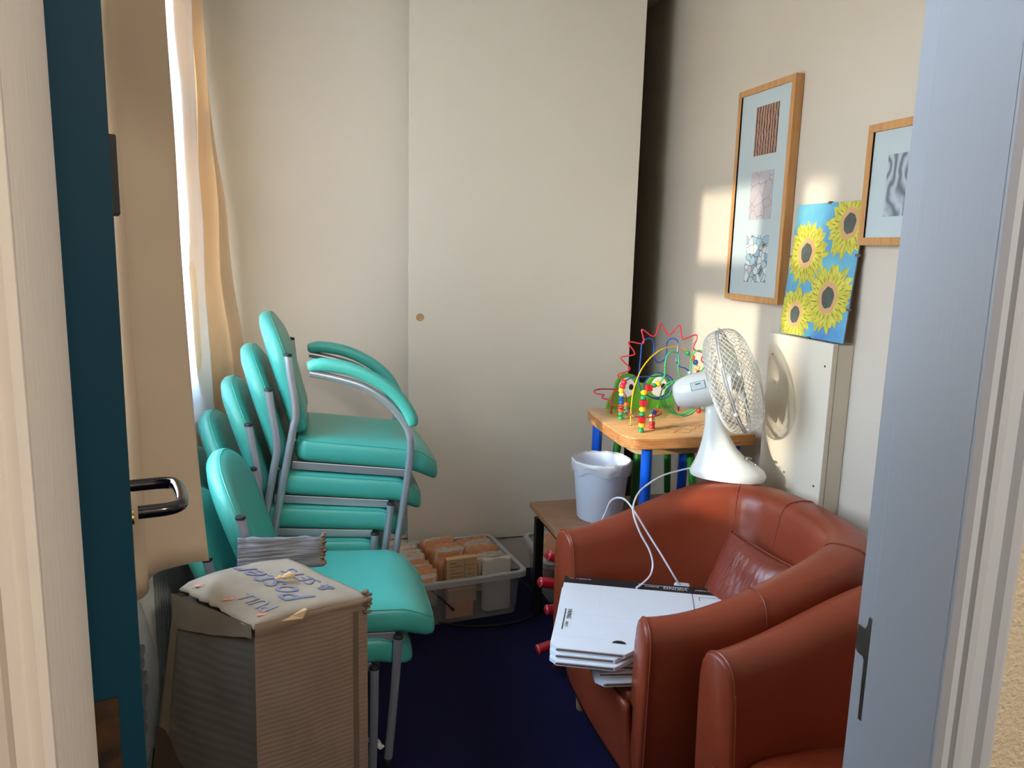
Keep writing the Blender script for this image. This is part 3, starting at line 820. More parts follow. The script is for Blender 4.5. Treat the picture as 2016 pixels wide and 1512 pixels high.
for i, (a, b) in enumerate(((-.055, -.025), (-.055, .0), (-.055, -.03), (-.05, .01), (-.052, .005), (-.055, -.01))): q.box((a, -.0128, .112-.015*i), (b, -.012, .1135-.015*i))
for i in range(4): q.box((.012, -.0128, .1-.02*i), (.06, -.012, .1008-.02*i))
q.box((.012, -.0128, .03), (.0128, -.012, .12)); q.box((.034, -.0128, .03), (.0348, -.012, .10))
q.build('printing', M['blackprint'], e, smooth=False, clean=False)
e = thing('record_bundle', 'white rounded bundle of cards at the front right of the nearer bin', 'card bundle', tuple(B1M @ Vector((.618, .068, .02))), R(7.5))
q = MB()
loop = lambda s, z: [(x*s, y*s, z) for x, y in rrect(-.064, .064, -.026, .026, (.024,)*4, 6)]
q.layers([loop(1, 0), loop(1, .222), loop(.96, .226), loop(.8, .224)]); q.build('wrapper', M['paper'], e)
q = MB()
for i in range(5): q.tube([(x*(.9-.16*i), y*(.9-.16*i), .2262) for x, y in rrect(-.064, .064, -.026, .026, (.024,)*4, 6)], .0006, 4, closed=True)
q.build('card_edges', M['card_top'], e)
for lab, x, w_, h_, mt in (('brown board box low in the front left of the nearer bin', .20, .20, .115, 'card'), ('small pale envelope bundle lying low at the front middle of the nearer bin', .44, .12, .075, 'buff')):
    p = B1M @ Vector((x, .036, .02)); o = MB().rbox((-w_/2, -.007, 0), (w_/2, .007, h_), .002).build('card_divider', M[mt]); o.location = p; o.rotation_euler = (0, 0, R(7.5))
    tag(o, lab, 'card divider')
b2 = thing('storage_bin', 'milky plastic bin of record envelopes under the wooden coffee table', 'storage bin', (.985, 3.045, 0), R(0), 'plastic bins of records on the floor')
bin_mesh(b2, .40, .375, .205)
for c in range(2):
    for r_ in range(9):
        put_env(1.085+c*.17, 3.108+r_*.0325, .066+random.uniform(0, .016), 0, ['buff record envelope in the left row of the bin under the coffee table', 'buff record envelope in the right row of the bin under the coffee table'][c], 'record envelopes in the bin under the table')
# black flex on the carpet
cb = MB().tube(crom([(.50, 2.99, .006), (.62, 2.93, .006), (.78, 2.92, .006), (.90, 2.97, .006), (.945, 3.06, .03), (.93, 3.20, .05), (.88, 3.40, .02)], 8), .005, 8)
o = cb.build('black_flex', M['black']); tag(o, 'thin black electric flex curving across the carpet round the nearer bin', 'cable')
o = MB().tube(crom([(.45, 2.985, .17), (.50, 2.965, .13), (.555, 2.95, .075)], 6), [.004]*11+[.007]*2, 8).build('black_strap', M['black'])
tag(o, 'short black strap end hanging over the front of the nearer bin', 'strap')
# ------------------------------------------------------------------ coffee table
tb = thing('coffee_table', 'low wooden coffee table with black legs behind the tub armchair', 'coffee table', (.895, 2.44, 0))
MB().rbox((0, 0, .478), (.74, .585, .50), .002).build('tabletop', M['table'], tb)
MB().rbox((-.004, 0, .476), (0, .585, .501), .001).rbox((0, -.004, .476), (.74, 0, .501), .001).build('edging', M['tedge'], tb)
for x, y in ((.03, .55), (.71, .55), (.03, .035), (.71, .035)):
    MB().rbox((x-.0175, y-.0175, 0), (x+.0175, y+.0175, .44), .002).build('leg', M['black'], tb)
MB().rbox((.03, .54, .44), (.71, .56, .478), .002).rbox((.03, .025, .44), (.71, .045, .478), .002).rbox((.02, .035, .44), (.04, .55, .478), .002).rbox((.70, .035, .44), (.72, .55, .478), .002).build('apron', M['black'], tb)

# waste bin
wb = thing('waste_bin', 'pale plastic waste bin with a white liner on the coffee table', 'waste bin', (1.115, 2.79, .501))
prof = [(.0, 0), (.086, 0), (.09, .006), (.111, .222), (.115, .234), (.112, .238), (.106, .228), (.085, .02), (0, .018)]
MB().lathe(prof, 48, caps=False).build('bucket', M['binwhite'], wb, clean=False)
def liner(u, v):
    a = 2*PI*u; n1 = mnoise.noise(Vector((math.cos(a)*2.2, math.sin(a)*2.2, v*2.5)))
    n2 = mnoise.noise(Vector((math.cos(a)*6, math.sin(a)*6, v*5)))
    P = [(.098, .13), (.104, .18), (.109, .228), (.114, .244), (.119, .238), (.120, .218), (.117, .192)]
    t = v*(len(P)-1); i = min(int(t), len(P)-2); f_ = t-i
    r = P[i][0]*(1-f_)+P[i+1][0]*f_; z = P[i][1]*(1-f_)+P[i+1][1]*f_
    r += .004*n2*(v > .45) ; z += (.022*n1 if v > .8 else .004*n2)
    return (r*math.cos(a), r*math.sin(a), z)
o = MB().grid(liner, 72, 22, True).build('liner', M['liner'], wb, ang=80, clean=False)
o = MB().grid(lambda u, v: (.20*(u-.5)*math.cos((v-.5)*2.2), .20*(v-.5)*math.cos((u-.5)*2.2), .165+.07*mnoise.noise(Vector((u*7, v*7, 3)))), 22, 22).build('crumpled_tissue', M['paper'], wb, ang=35, clean=False)

# ------------------------------------------------------------------ activity table with bead maze
tt = thing('activity_table', 'wooden toy table with a coloured wire bead maze standing on the coffee table', 'toy table', (1.38, 2.815, .501))
TZ = .384
cor = [(-.262, -.16), (-.247, -.235), (-.18, -.272), (.20, -.272), (.262, -.22), (.262, .22), (.22, .272), (-.14, .272), (-.232, .235)]
cs = [c for c in crom([(x, y, 0) for x, y in cor], 5, closed=True)]
def tl_(d, z):
    out = []
    for c in cs:
        l = math.hypot(c.x, c.y); out.append((c.x*(l-d)/l, c.y*(l-d)/l, z))
    return out
MB().layers([tl_(.004, TZ-.046), tl_(0, TZ-.042), tl_(0, TZ-.004), tl_(.004, TZ)]).build('tabletop', M['toywood'], tt, ang=50)
MB().layers([tl_(-.0006, TZ-.041), tl_(-.0006, TZ-.005)], caps=False).build('edge_band', M['toyedge'], tt, ang=60)
for x, y in ((-.205, .19), (-.16, -.215), (.215, -.205), (.215, .21)):
    MB().lathe([(.0, 0), (.019, 0), (.021, .004), (.021, TZ-.046)], 20, (x, y, 0)).build('leg', M['paint_blue'], tt)
et = MB()
for j in range(3):
    pts = [(-.05+.018*i+.006*math.sin(i*2.3+j), -.205+.045*j+.014*math.sin(i*1.7+j*2), TZ+.0004) for i in range(14)]
    et.tube(crom(pts, 3), .0012, 4)
et.build('maze_groove', M['etch'], tt)
WIRE = {
    'red_wave': [(-0.163, 0.043, 0.0), (-0.163, 0.043, 0.071), (-0.161, 0.043, 0.125), (-0.156, 0.043, 0.157), (-0.187, 0.043, 0.183), (-0.143, 0.043, 0.199), (-0.138, 0.043, 0.214), (-0.176, 0.044, 0.253), (-0.124, 0.044, 0.263), (-0.12, 0.044, 0.277), (-0.146, 0.044, 0.316), (-0.089, 0.044, 0.309), (-0.081, 0.044, 0.323), (-0.09, 0.045, 0.366), (-0.046, 0.045, 0.34), (-0.028, 0.045, 0.348), (-0.012, 0.045, 0.392), (0.02, 0.041, 0.35), (0.037, 0.036, 0.352), (0.067, 0.032, 0.384), (0.081, 0.028, 0.331), (0.101, 0.024, 0.335), (0.135, 0.019, 0.347), (0.139, 0.015, 0.331), (0.125, 0.011, 0.291), (0.167, 0.006, 0.273), (0.159, 0.002, 0.245), (0.19, -0.002, 0.216), (0.17, -0.006, 0.188), (0.199, -0.011, 0.145), (0.193, -0.015, 0.088)],
    'blue_loop': [(-0.147, 0.045, 0.16), (-0.111, 0.059, 0.17), (-0.051, 0.073, 0.169), (0.01, 0.087, 0.168), (0.06, 0.101, 0.169), (0.097, 0.115, 0.14), (0.101, 0.119, 0.106), (0.077, 0.124, 0.071), (0.036, 0.128, 0.062), (-0.007, 0.132, 0.079), (-0.026, 0.136, 0.116), (-0.008, 0.141, 0.152), (0.029, 0.145, 0.174), (0.068, 0.141, 0.162), (0.092, 0.137, 0.129), (0.081, 0.134, 0.085), (0.036, 0.13, 0.067), (-0.006, 0.126, 0.077), (-0.041, 0.123, 0.1), (-0.059, 0.119, 0.142), (-0.061, 0.115, 0.187), (-0.057, 0.118, 0.245), (-0.053, 0.121, 0.299), (-0.033, 0.124, 0.319), (-0.008, 0.127, 0.317), (0.006, 0.13, 0.291), (0.009, 0.133, 0.242), (0.034, 0.136, 0.217), (0.062, 0.139, 0.23), (0.07, 0.142, 0.259), (0.073, 0.145, 0.303), (0.094, 0.138, 0.319), (0.115, 0.132, 0.305), (0.112, 0.125, 0.257), (0.106, 0.118, 0.225), (0.119, 0.112, 0.204), (0.144, 0.105, 0.196), (0.167, 0.098, 0.175), (0.187, 0.092, 0.128), (0.193, 0.085, 0.054)],
    'yellow_arc': [(-0.168, -0.068, 0.0), (-0.16, -0.047, 0.067), (-0.144, -0.027, 0.137), (-0.111, -0.006, 0.203), (-0.069, 0.015, 0.247), (-0.021, 0.035, 0.277), (0.028, 0.056, 0.291), (0.084, 0.077, 0.29), (0.143, 0.097, 0.27), (0.194, 0.118, 0.224), (0.227, 0.139, 0.172), (0.251, 0.159, 0.095), (0.267, 0.18, 0.0)],
    'green_loop': [(-0.176, -0.186, 0.0), (-0.171, -0.177, 0.067), (-0.166, -0.169, 0.126), (-0.155, -0.161, 0.155), (-0.128, -0.152, 0.173), (-0.097, -0.143, 0.179), (-0.077, -0.135, 0.191), (-0.066, -0.132, 0.212), (-0.065, -0.128, 0.252), (-0.057, -0.125, 0.286), (-0.034, -0.122, 0.298), (-0.013, -0.118, 0.291), (-0.001, -0.115, 0.263), (-0.003, -0.112, 0.235), (0.009, -0.108, 0.204), (0.028, -0.105, 0.192), (0.049, -0.102, 0.206), (0.06, -0.098, 0.229), (0.063, -0.095, 0.274), (0.075, -0.105, 0.298), (0.092, -0.115, 0.3), (0.103, -0.125, 0.277), (0.097, -0.135, 0.238), (0.057, -0.145, 0.206), (-0.003, -0.155, 0.193), (-0.053, -0.153, 0.185), (-0.083, -0.152, 0.155), (-0.085, -0.15, 0.11), (-0.058, -0.149, 0.075), (-0.016, -0.147, 0.056), (0.026, -0.146, 0.062), (0.054, -0.144, 0.092), (0.059, -0.143, 0.136), (0.028, -0.141, 0.175), (-0.02, -0.14, 0.182), (-0.055, -0.138, 0.162), (-0.064, -0.137, 0.121), (-0.044, -0.135, 0.079), (-0.001, -0.133, 0.053), (0.044, -0.132, 0.058), (0.073, -0.13, 0.089), (0.074, -0.129, 0.134), (0.046, -0.127, 0.168), (0.006, -0.126, 0.172), (-0.025, -0.124, 0.149), (-0.035, -0.123, 0.107), (-0.015, -0.121, 0.068), (0.025, -0.12, 0.044), (0.067, -0.118, 0.051), (0.098, -0.117, 0.078), (0.105, -0.115, 0.067)],
    'red_small': [(-0.157, 0.162, 0.0), (-0.171, 0.126, 0.069), (-0.176, 0.091, 0.105), (-0.175, 0.055, 0.12), (-0.215, 0.041, 0.126), (-0.265, 0.028, 0.13), (-0.297, 0.014, 0.124), (-0.29, 0.0, 0.117), (-0.263, -0.013, 0.114), (-0.277, -0.027, 0.106), (-0.257, -0.04, 0.1), (-0.247, -0.054, 0.093), (-0.256, -0.068, 0.087), (-0.233, -0.081, 0.082), (-0.217, -0.095, 0.082), (-0.222, -0.112, 0.08), (-0.248, -0.129, 0.08), (-0.222, -0.146, 0.078), (-0.215, -0.164, 0.066), (-0.202, -0.181, 0.061), (-0.17, -0.198, 0.06), (-0.136, -0.215, 0.068), (-0.105, -0.202, 0.074), (-0.105, -0.189, 0.082), (-0.115, -0.177, 0.084), (-0.119, -0.164, 0.073), (-0.116, -0.151, 0.05), (-0.108, -0.138, 0.0)],
    'dark_red_arch': [(-0.095, 0.154, 0.0), (-0.095, 0.155, 0.062), (-0.108, 0.157, 0.088), (-0.132, 0.158, 0.1), (-0.151, 0.159, 0.094), (-0.157, 0.161, 0.066), (-0.158, 0.162, 0.0)],
    'red_far': [(0.161, 0.175, 0.0), (0.136, 0.13, 0.061), (0.133, 0.085, 0.092)],
}
BEADS = {
    'red_wave': [('red','s',(-0.157,0.043,0.152)),('red','s',(-0.162,0.043,0.136)),('yellow','s',(-0.167,0.043,0.119)),('cream','d',(-0.164,0.043,0.103)),('blue','s',(-0.165,0.043,0.087)),('blue','s',(-0.164,0.043,0.071)),('orange','s',(-0.165,0.043,0.053)),('orange','s',(-0.165,0.043,0.038)),('green','d',(-0.164,0.043,0.023)),('green','d',(-0.164,0.043,0.006)),],
    'green_loop': [('green','s',(-0.176,-0.186,0.007)),('yellow','r',(-0.174,-0.186,0.029)),('red','c',(-0.175,-0.186,0.049)),('green','d',(-0.175,-0.186,0.070)),('yellow','r',(-0.175,-0.186,0.089)),('red','c',(-0.172,-0.186,0.113)),('green','d',(-0.174,-0.186,0.133)),('yellow','r',(-0.172,-0.186,0.153)),('red','c',(-0.154,-0.186,0.171)),('green','d',(-0.134,-0.186,0.180)),('yellow','r',(-0.117,-0.186,0.185)),],
    'red_small': [('orange','d',(-0.094,-0.138,0.072)),('blue','s',(-0.104,-0.138,0.066)),('cream','d',(-0.111,-0.138,0.050)),('cream','d',(-0.110,-0.138,0.037)),('red','s',(-0.109,-0.138,0.022)),('red','s',(-0.109,-0.138,0.008)),],
    'yellow_arc': [('green','s',(0.146,0.097,0.262)),('orange','s',(0.176,0.110,0.240)),('blue','s',(0.197,0.120,0.219)),('cream','s',(0.213,0.130,0.193)),('red','s',(0.226,0.140,0.171)),],
    'dark_red_arch': [('orange','s',(-0.095,0.154,0.036)),('green','s',(-0.095,0.154,0.021)),('green','d',(-0.095,0.154,0.006)),],
    'red_far': [('red','s',(0.153,-0.015,0.040)),],
}
WC = {'red_wave': 'w_red', 'blue_loop': 'w_blue', 'yellow_arc': 'w_yellow', 'green_loop': 'w_green', 'red_small': 'w_dred', 'dark_red_arch': 'w_dred', 'red_far': 'w_dred'}
def bead(c, k, p):
    m = MB(); r = .0118; p = (p[0], p[1], p[2]+TZ)
    if k == 's': m.sphere(p, r, 16, 10)
    elif k == 'd': m.sphere(p, .0126, 16, 10, (1, 1, .70))
    elif k == 'r':
        m.lathe([(.003, -.010)]+[(.0132*math.sqrt(max(.06, 1-(i/6-1)**2*.92))+(.0007 if i % 2 else -.0007), -.010+.020*i/12) for i in range(13)]+[(.003, .010)], 18, p)
    else:
        m.rbox((p[0]-.0115, p[1]-.0115, p[2]-.0115), (p[0]+.0115, p[1]+.0115, p[2]+.0115), .0015)
    return m
for nm, P in WIRE.items():
    pts = crom([(x, y, z+TZ-.002 if z < .001 else z+TZ) for x, y, z in P], 7)
    wo = MB().tube(pts, .0028, 8).build('wire', M[WC[nm]], tt)
    for c, k, p in BEADS.get(nm, []): bead(c, k, p).build('bead', M['b_'+c], wo)
    h = MB()
    for q in (P[0], P[-1]):
        if abs(q[2]) < .001: h.lathe([(0, .0006), (.006, .0006), (.006, 0)], 14, (q[0], q[1], TZ))
    if h.v: h.build('socket', M['black'], tt)

# frog chair behind the toy table
fg = thing('frog_chair', "child's wooden chair with a green frog head backrest tucked behind the toy table", 'chair', (1.395, 2.93, .501))
fo = [(-.155, .02), (-.155, .30)]
prof = [(-.152, .31), (-.158, .385), (-.150, .42), (-.130, .455), (-.120, .50), (-.095, .532), (-.068, .538), (-.035, .528), (-.012, .500), (.02, .496), (.045, .522), (.075, .536), (.105, .528), (.128, .50), (.138, .455), (.155, .42), (.160, .385), (.152, .31)]
pp = crom([(x, 0, z) for x, z in prof], 4)
lp = lambda y, s: [(p.x*s, y, .42+(p.z-.42)*s) for p in pp]
bk = MB().layers([lp(.129, .985), lp(.133, 1), lp(.147, 1), lp(.151, .985)]).build('backrest', M['paint_green'], fg, ang=50, label='green frog head backrest')
for x in (-.072, .080):
    ey = MB().lathe([(0, .003), (.036, .003), (.038, 0), (.038, -.003)], 28); ey.xf(Matrix.Translation((x, .128, .498-.020)) @ Matrix.Rotation(R(90), 4, 'X') @ Matrix.Scale(1.15, 4, (0, 1, 0)))
    eo = ey.build('eye', M['paper'], bk)
    pu = MB().sphere((x+.018, .125, .480), .011, 12, 8, (1, .3, 1.2)); pu.build('pupil', M['black'], eo)
MB().layers([[(x, y, z) for x, y in rrect(-.15, .15, -.19, .13, (.06,)*4, 6)] for z in (.262, .266, .284, .288)]).build('seat', M['seatwood'], fg, ang=50)
for sx, sy, sp_ in ((-1, -1, -.15), (1, -1, -.15), (-1, 1, .11), (1, 1, .11)):
    MB().tube([(sx*.115, sp_*.8, .264), (sx*.14, sp_, .002)], [.017, .014], 14).build('leg', M['leggreen'], fg)
for sx in (-.09, .09): MB().rbox((sx-.016, .115, .27), (sx+.016, .131, .40), .003).build('back_support', M['paint_green'], fg)

# red stool lying on its side, legs towards the chairs
st = thing('childs_stool', "red child's stool lying on its side by the armchair, its four legs pointing out", 'stool', (1.0, 2.53, .235))
MB().lathe([(0, 0), (.125, 0), (.14, .006), (.14, .028), (.13, .034), (0, .034)], 36).xf(Matrix.Translation((.025, 0, 0)) @ Matrix.Rotation(R(90), 4, 'Y')).build('seat', M['red_gloss'], st)
for (x, y, z) in ((.815, 2.525, .470), (.775, 2.49, .383), (.812, 2.52, .258), (.772, 2.48, .125)):
    a = Vector((x-1.0, y-2.53, z-.235)); b = Vector((.03, a.y*.55+.0, a.z*.62)); d_ = (b-a).normalized()
    l = MB().tube([a, a+d_*.004, a+d_*.012, b], [.012, .0165, .019, .021], 16).build('leg', M['red_gloss'], st, ang=60)
    MB().lathe([(.0155, 0), (.0182, .003), (.0186, .005), (.018, .0055)], 14, caps=False).xf(Matrix.Translation(a+d_*.003) @ d_.to_track_quat('Z', 'Y').to_matrix().to_4x4()).build('worn_tip', M['wear'], l, label='chipped paint at leg tip')

# ------------------------------------------------------------------ tub armchairs
def tub(root):
    # plan curve of the outer face, from far front round the back to near front
    pl = []
    for x in (-.38, -.34, -.29, -.24, -.19, -.14, -.09, -.04): pl.append(Vector((x, .372+.038*math.sin((x+.38)/.38*PI/2), 0)))
    n_ = 2.6
    for k in range(0, 31):
        a = PI/2*(1-k/30.0)
        pl.append(Vector((.0+.40*abs(math.cos(a))**(2/n_), .41*abs(math.sin(a))**(2/n_), 0)))
    pl = pl + [Vector((p.x, -p.y, 0)) for p in reversed(pl[:-1])]
    # resample evenly
    L = [0]
    for i in range(1, len(pl)): L.append(L[-1]+(pl[i]-pl[i-1]).length)
    N = 72; out = []
    for i in range(N):
        s = L[-1]*i/(N-1); j = max(k for k in range(len(L)) if L[k] <= s+1e-9); j = min(j, len(pl)-2)
        f_ = (s-L[j])/(L[j+1]-L[j]+1e-12); out.append(pl[j].lerp(pl[j+1], f_))
    pl = out
    prof = []
    def section(i):
        u = i/(N-1); p = pl[i]
        tg = (pl[min(i+1, N-1)]-pl[max(i-1, 0)]).normalized(); nin = Vector((tg.y, -tg.x, 0))
        if nin.dot(Vector((-.02, 0, 0))-p) < 0: nin = -nin
        e = min(u, 1-u)*2                     # 0 at the fronts, 1 at the back
        s = min(1, e/.62); s = s*s*(3-2*s)
        h = .640+.142*s; t = .112+.036*s; lean = .02+.075*s
        pr = [(.020, .125), (.010, .22), (.004, .36), (0, .50), (0, h-.065), (.005, h-.034), (.017, h-.012), (.034, h-.001), (t*.5, h+.003), (t-.034, h-.002), (t-.016, h-.014), (t-.003, h-.038), (t+.002, h-.07), (t+lean*.35, .56), (t+lean*.75, .46), (t+lean, .38), (t+lean, .30)]
        loops = []
        for d, z in pr: loops.append((p+nin*d+Vector((0, 0, z))))
        return loops, nin
    secs = [section(i)[0] for i in range(N)]
    m = MB()
    def shrink(sec, f_, dx):
        c = sum(sec, Vector())/len(sec)
        return [Vector((q.x+dx, c.y+(q.y-c.y)*f_, c.z+(q.z-c.z)*(1-(1-f_)*.35))) for q in sec]
    allsec = [shrink(secs[0], .86, -.014), shrink(secs[0], .95, -.010), shrink(secs[0], .99, -.004)] + secs + [shrink(secs[-1], .99, -.004), shrink(secs[-1], .95, -.010), shrink(secs[-1], .86, -.014)]
    k = len(allsec[0]); vs = [p for s_ in allsec for p in s_]; fs = []
    for i in range(len(allsec)-1):
        for j in range(k-1): fs.append((i*k+j, i*k+j+1, (i+1)*k+j+1, (i+1)*k+j))
    fs.append(tuple(range(k))); fs.append(tuple((len(allsec)-1)*k+j for j in reversed(range(k))))
    for i in range(len(allsec)-1): fs.append((i*k, (i+1)*k, (i+1)*k+k-1, i*k+k-1))
    # soft creases on the inner back
    for i in range(len(allsec)):
        for j in range(9, k-1):
            p = vs[i*k+j]; u = i/(len(allsec)-1)
            if .3 < u < .72:
                vs[i*k+j] = p + Vector((-.004*mnoise.noise(Vector((u*46, p.z*7, 1))), 0, 0))
    m.add(vs, fs).build('shell', M['leather'], root, ang=65)
    for nm, ii in (('seam', (23, 33, 49, 61)),):
        for i in ii:
            pts = [q + Vector((0, 0, .0006)) for q in secs[i][4:]]
            MB().tube(crom(pts, 2), .0022, 6).build('seam_piping', M['piping'], root)
    for s_ in (secs[0], secs[-1]):
        MB().tube(crom([q+Vector((-.002, 0, 0)) for q in s_], 2), .0028, 6).build('arm_piping', M['piping'], root)
    # front apron and seat cushion
    def apr(u, v):
        y = (u-.5)*.556
        return (-.352-.042*v**.8-.012*math.sin(PI*u), y, .125+.262*v)
    m = MB().grid(apr, 14, 10).build('front_apron', M['leather'], root, ang=60, clean=False); solid(m, .012)
    lp = rrect(-.395, .285, -.262, .262, (.05, .13, .13, .05), 7)
    lp = [(min(x, .285), y) for x, y in lp]
    def ring(d, z):
        o_ = []
        for x, y in lp:
            cx_ = -.05; dx, dy = x-cx_, y; l = math.hypot(dx, dy); f_ = (l-d)/l
            o_.append((cx_+dx*f_, dy*f_, z))
        return o_
    MB().layers([ring(.02, .305), ring(.006, .315), ring(0, .335), ring(0, .375), ring(.006, .398), ring(.022, .412), ring(.06, .420), ring(.14, .424)]).build('seat_cushion', M['leather'], root, ang=60)
    MB().tube(ring(.003, .388), .0024, 6, closed=True).build('seat_piping', M['piping'], root)
    for x, y in ((-.30, .30), (-.30, -.30), (.25, .25), (.25, -.25)):
        MB().lathe([(0, 0), (.015, 0), (.017, .005), (.024, .13)], 16, (x, y, 0)).build('leg', M['legwood'], root)
a1 = thing('tub_armchair', 'rust leather tub armchair holding the flat white cartons, a fan on its back', 'armchair', (1.18, 1.985, 0), 0, 'rust leather tub armchairs')
tub(a1)
a2 = dup(a1, (1.283, 1.163, 0), (0, 0, R(1)), 'rust leather tub armchair in front, cut off by the right door jamb, its seat empty', 'rust leather tub armchairs')

# leather cushion leaning in the first armchair
P0 = Vector((1.30, 2.135, .655)); P1 = Vector((1.355, 1.845, .632)); dn = Vector((-.085, -.02, -.215))
ex = (P1-P0); ey = -dn; wd_, hh = ex.length, dn.length
fm = frame_mtx(P0+ex*.5+dn*.5, ex, ey)
def pil(u, v, s):
    x, y = (u-.5), (v-.5); b = ((1-(2*x)**4)*(1-(2*y)**4))**.5 if abs(x) < .5 and abs(y) < .5 else 0
    w_ = 1-.05*math.sin(PI*v)*0 ; z = s*.048*b + .004*mnoise.noise(Vector((u*4, v*4, s)))*b
    return (x*wd_*(1-.05*(1-(2*y)**2)), y*(hh+.05)*(1-.05*(1-(2*x)**2)), z)
pc = thing('leather_cushion', 'wine brown leather scatter cushion leaning inside the tub armchair', 'cushion', (1.27, 1.98, .54))
iv = Matrix.Translation(-Vector((1.27, 1.98, .54)))
MB().grid(lambda u, v: pil(u, v, 1), 22, 22).grid(lambda u, v: pil(u, v, -1), 22, 22).xf(iv @ fm).build('cover', M['leather_c'], pc, ang=70)
ed = [pil(t, 0, 0) for t in [i/12 for i in range(12)]]+[pil(1, t, 0) for t in [i/12 for i in range(12)]]+[pil(1-t, 1, 0) for t in [i/12 for i in range(12)]]+[pil(0, 1-t, 0) for t in [i/12 for i in range(12)]]
MB().tube(ed, .0035, 6, closed=True).xf(iv @ fm).build('piping', M['piping'], pc)

# ------------------------------------------------------------------ flat white cartons on the seat
GC = 'flat white cartons on the armchair seat'
def carton(name_label, o, e1, e2, z, th=.011, w=.465, d=.47, deco=0, cut=True):
    e1 = Vector((e1[0], e1[1], 0)).normalized(); e2 = Vector((e2[0], e2[1], 0)); e2 = (e2-e1*e2.dot(e1)).normalized()
    r = thing('flat_carton', name_label, 'flat carton', (o[0], o[1], z), 0, GC)
    P = lambda a, b, h: tuple(e1*a+e2*b+Vector((0, 0, h)))
    # outline; right near corner trimmed where the carton is folded under the arm
    ol = [(0, .0), (w, .0), (w, .13), (w-.15, .30), (w-.29, d)] if cut else [(0, 0), (w, 0), (w, d)]
    ol += [(.022, d), (.0, d-.022)]
    lo = [P(a, b, 0) for a, b in ol]; hi = [P(a, b, th) for a, b in ol]
    m = MB().layers([lo, hi])
    m.build('board', M['whitebox'], r, smooth=False)
    m = MB().layers([[P(a, b, th*.15) for a, b in ((-.0006, -.001), (w+.0006, -.001), (w+.0006, .05), (-.0006, .05))], [P(a, b, th+.0008) for a, b in ((-.0006, -.001), (w+.0006, -.001), (w+.0006, .05), (-.0006, .05))]])
    m.build('black_edge', M['blackprint'], r, smooth=False, label='black printed strip along the back edge')
    m = MB().layers([[P(a, b, th*.3) for a, b in ((.018, d), (w-.295, d), (w-.295, d+.0008), (.018, d+.0008))], [P(a, b, th*.75) for a, b in ((.018, d), (w-.295, d), (w-.295, d+.0008), (.018, d+.0008))]])
    m.build('board_edge', M['brownedge'], r, smooth=False)
    if deco:
        def txt(s_, size, a, b, ax, ay, mt, nm='lettering', sp=1.0, shear=.25, hs=1.0):
            vs, fs = text_mesh(s_, size, .0002, shear, sp)
            A = e1*ax[0]+e2*ax[1]; B = e1*ay[0]+e2*ay[1]; O = Vector(P(a, b, th+.0014))
            MB().add([O+A*x+B*y*hs+Vector((0, 0, zz)) for x, y, zz in vs], fs).build(nm, mt, r, smooth=False, clean=False)
        if deco == 1:
            txt('VIKING', .0235, .392, .019, (-1, 0), (0, 1), M['paper'], shear=.15)
            txt('DIRECT', .013, .302, .020, (-1, 0), (0, 1), M['paper'], shear=.15)
            for (a, b, c, d_) in ((.300, .013, .394, .0155), (.236, .013, .262, .0155), (.262, .013, .300, .0142)):
                MB().box((0, 0, 0), (1, 1, .0004)).xf(frame_mtx(P(a, b, th+.001), e1, e2) @ Matrix.Diagonal((c-a, d_-b, -1, 1))).build('logo_line', M['paper'], r, smooth=False, clean=False)
            txt('VIKING DIRECT', .0105, .487, .020, (-1, 0), (0, 1), M['paper'], shear=.15)
            txt('RE-ORDER No. TP 1', .0085, .085, .012, (-1, 0), (0, 1), M['paper'], shear=0)
            txt('VIKING', .019, .030, .235, (0, 1), (1, 0), M['blackprint'], shear=.15)
            txt('DIRECT', .010, .030, .315, (0, 1), (1, 0), M['blackprint'], shear=.15)
            for (a, b, c, d_) in ((.022, .235, .0245, .365), (.402, .0, .4034, .30)):
                MB().box((0, 0, 0), (1, 1, .0004)).xf(frame_mtx(P(a, b, th+.001), e1, e2) @ Matrix.Diagonal((c-a, d_-b, -1, 1))).build('printed_line', M['blackprint'], r, smooth=False, clean=False)
            hf = [(.185+.019*math.cos(PI*i/14), .415-.017*math.sin(PI*i/14)) for i in range(15)]
            MB().poly([P(a, b, th+.0006) for a, b in hf]).build('finger_hole', M['black'], r, smooth=False, clean=False)
            cr_ = MB()
            for (a, b, c, d_) in ((.0, .262, .30, .2626), (.0, .40, .15, .4005), (.12, .055, .1206, .26)):
                cr_.box((0, 0, 0), (1, 1, .0003)) if False else cr_.add([P(a, b, th+.0004), P(c, b, th+.0004), P(c, d_+.0006, th+.0004), P(a, d_+.0006, th+.0004)], [(0, 1, 2, 3)])
            cr_.build('crease', M['mount'], r, smooth=False, clean=False)
            fr = MB()
            for (a, b, c, d_) in ((.422, .070, .485, .0715), (.422, .070, .4235, .10)):
                fr.add([P(a, b, th+.0008), P(c, b, th+.0008), P(c, d_, th+.0008), P(a, d_, th+.0008)], [(0, 1, 2, 3)])
            fr.build('printed_frame', M['blackprint'], r, smooth=False, clean=False)
    return r
E1 = (.455, -.2); E2 = (-.2, -.455)
carton('top flat white carton with white lettering on its black back edge', (.796, 2.262), E1, E2, .492, w=.492, deco=1)
carton('second flat white carton, edge just showing under the lettered top one', (.786, 2.252), (.46, -.195), (-.195, -.46), .480)
carton('third flat white carton from the top of the pile', (.780, 2.236), (.45, -.19), (-.19, -.45), .468)
carton('fourth flat white carton from the top, poking out at the pile left', (.812, 2.225), (.46, -.15), (-.15, -.46), .456, d=.42)
carton('third flat white carton from the bottom of the pile', (.800, 2.19), (.47, -.12), (-.12, -.47), .444, d=.40)
carton('second flat white carton from the bottom, its front edge showing', (.790, 2.20), (.48, -.085), (-.085, -.48), .433, d=.43)
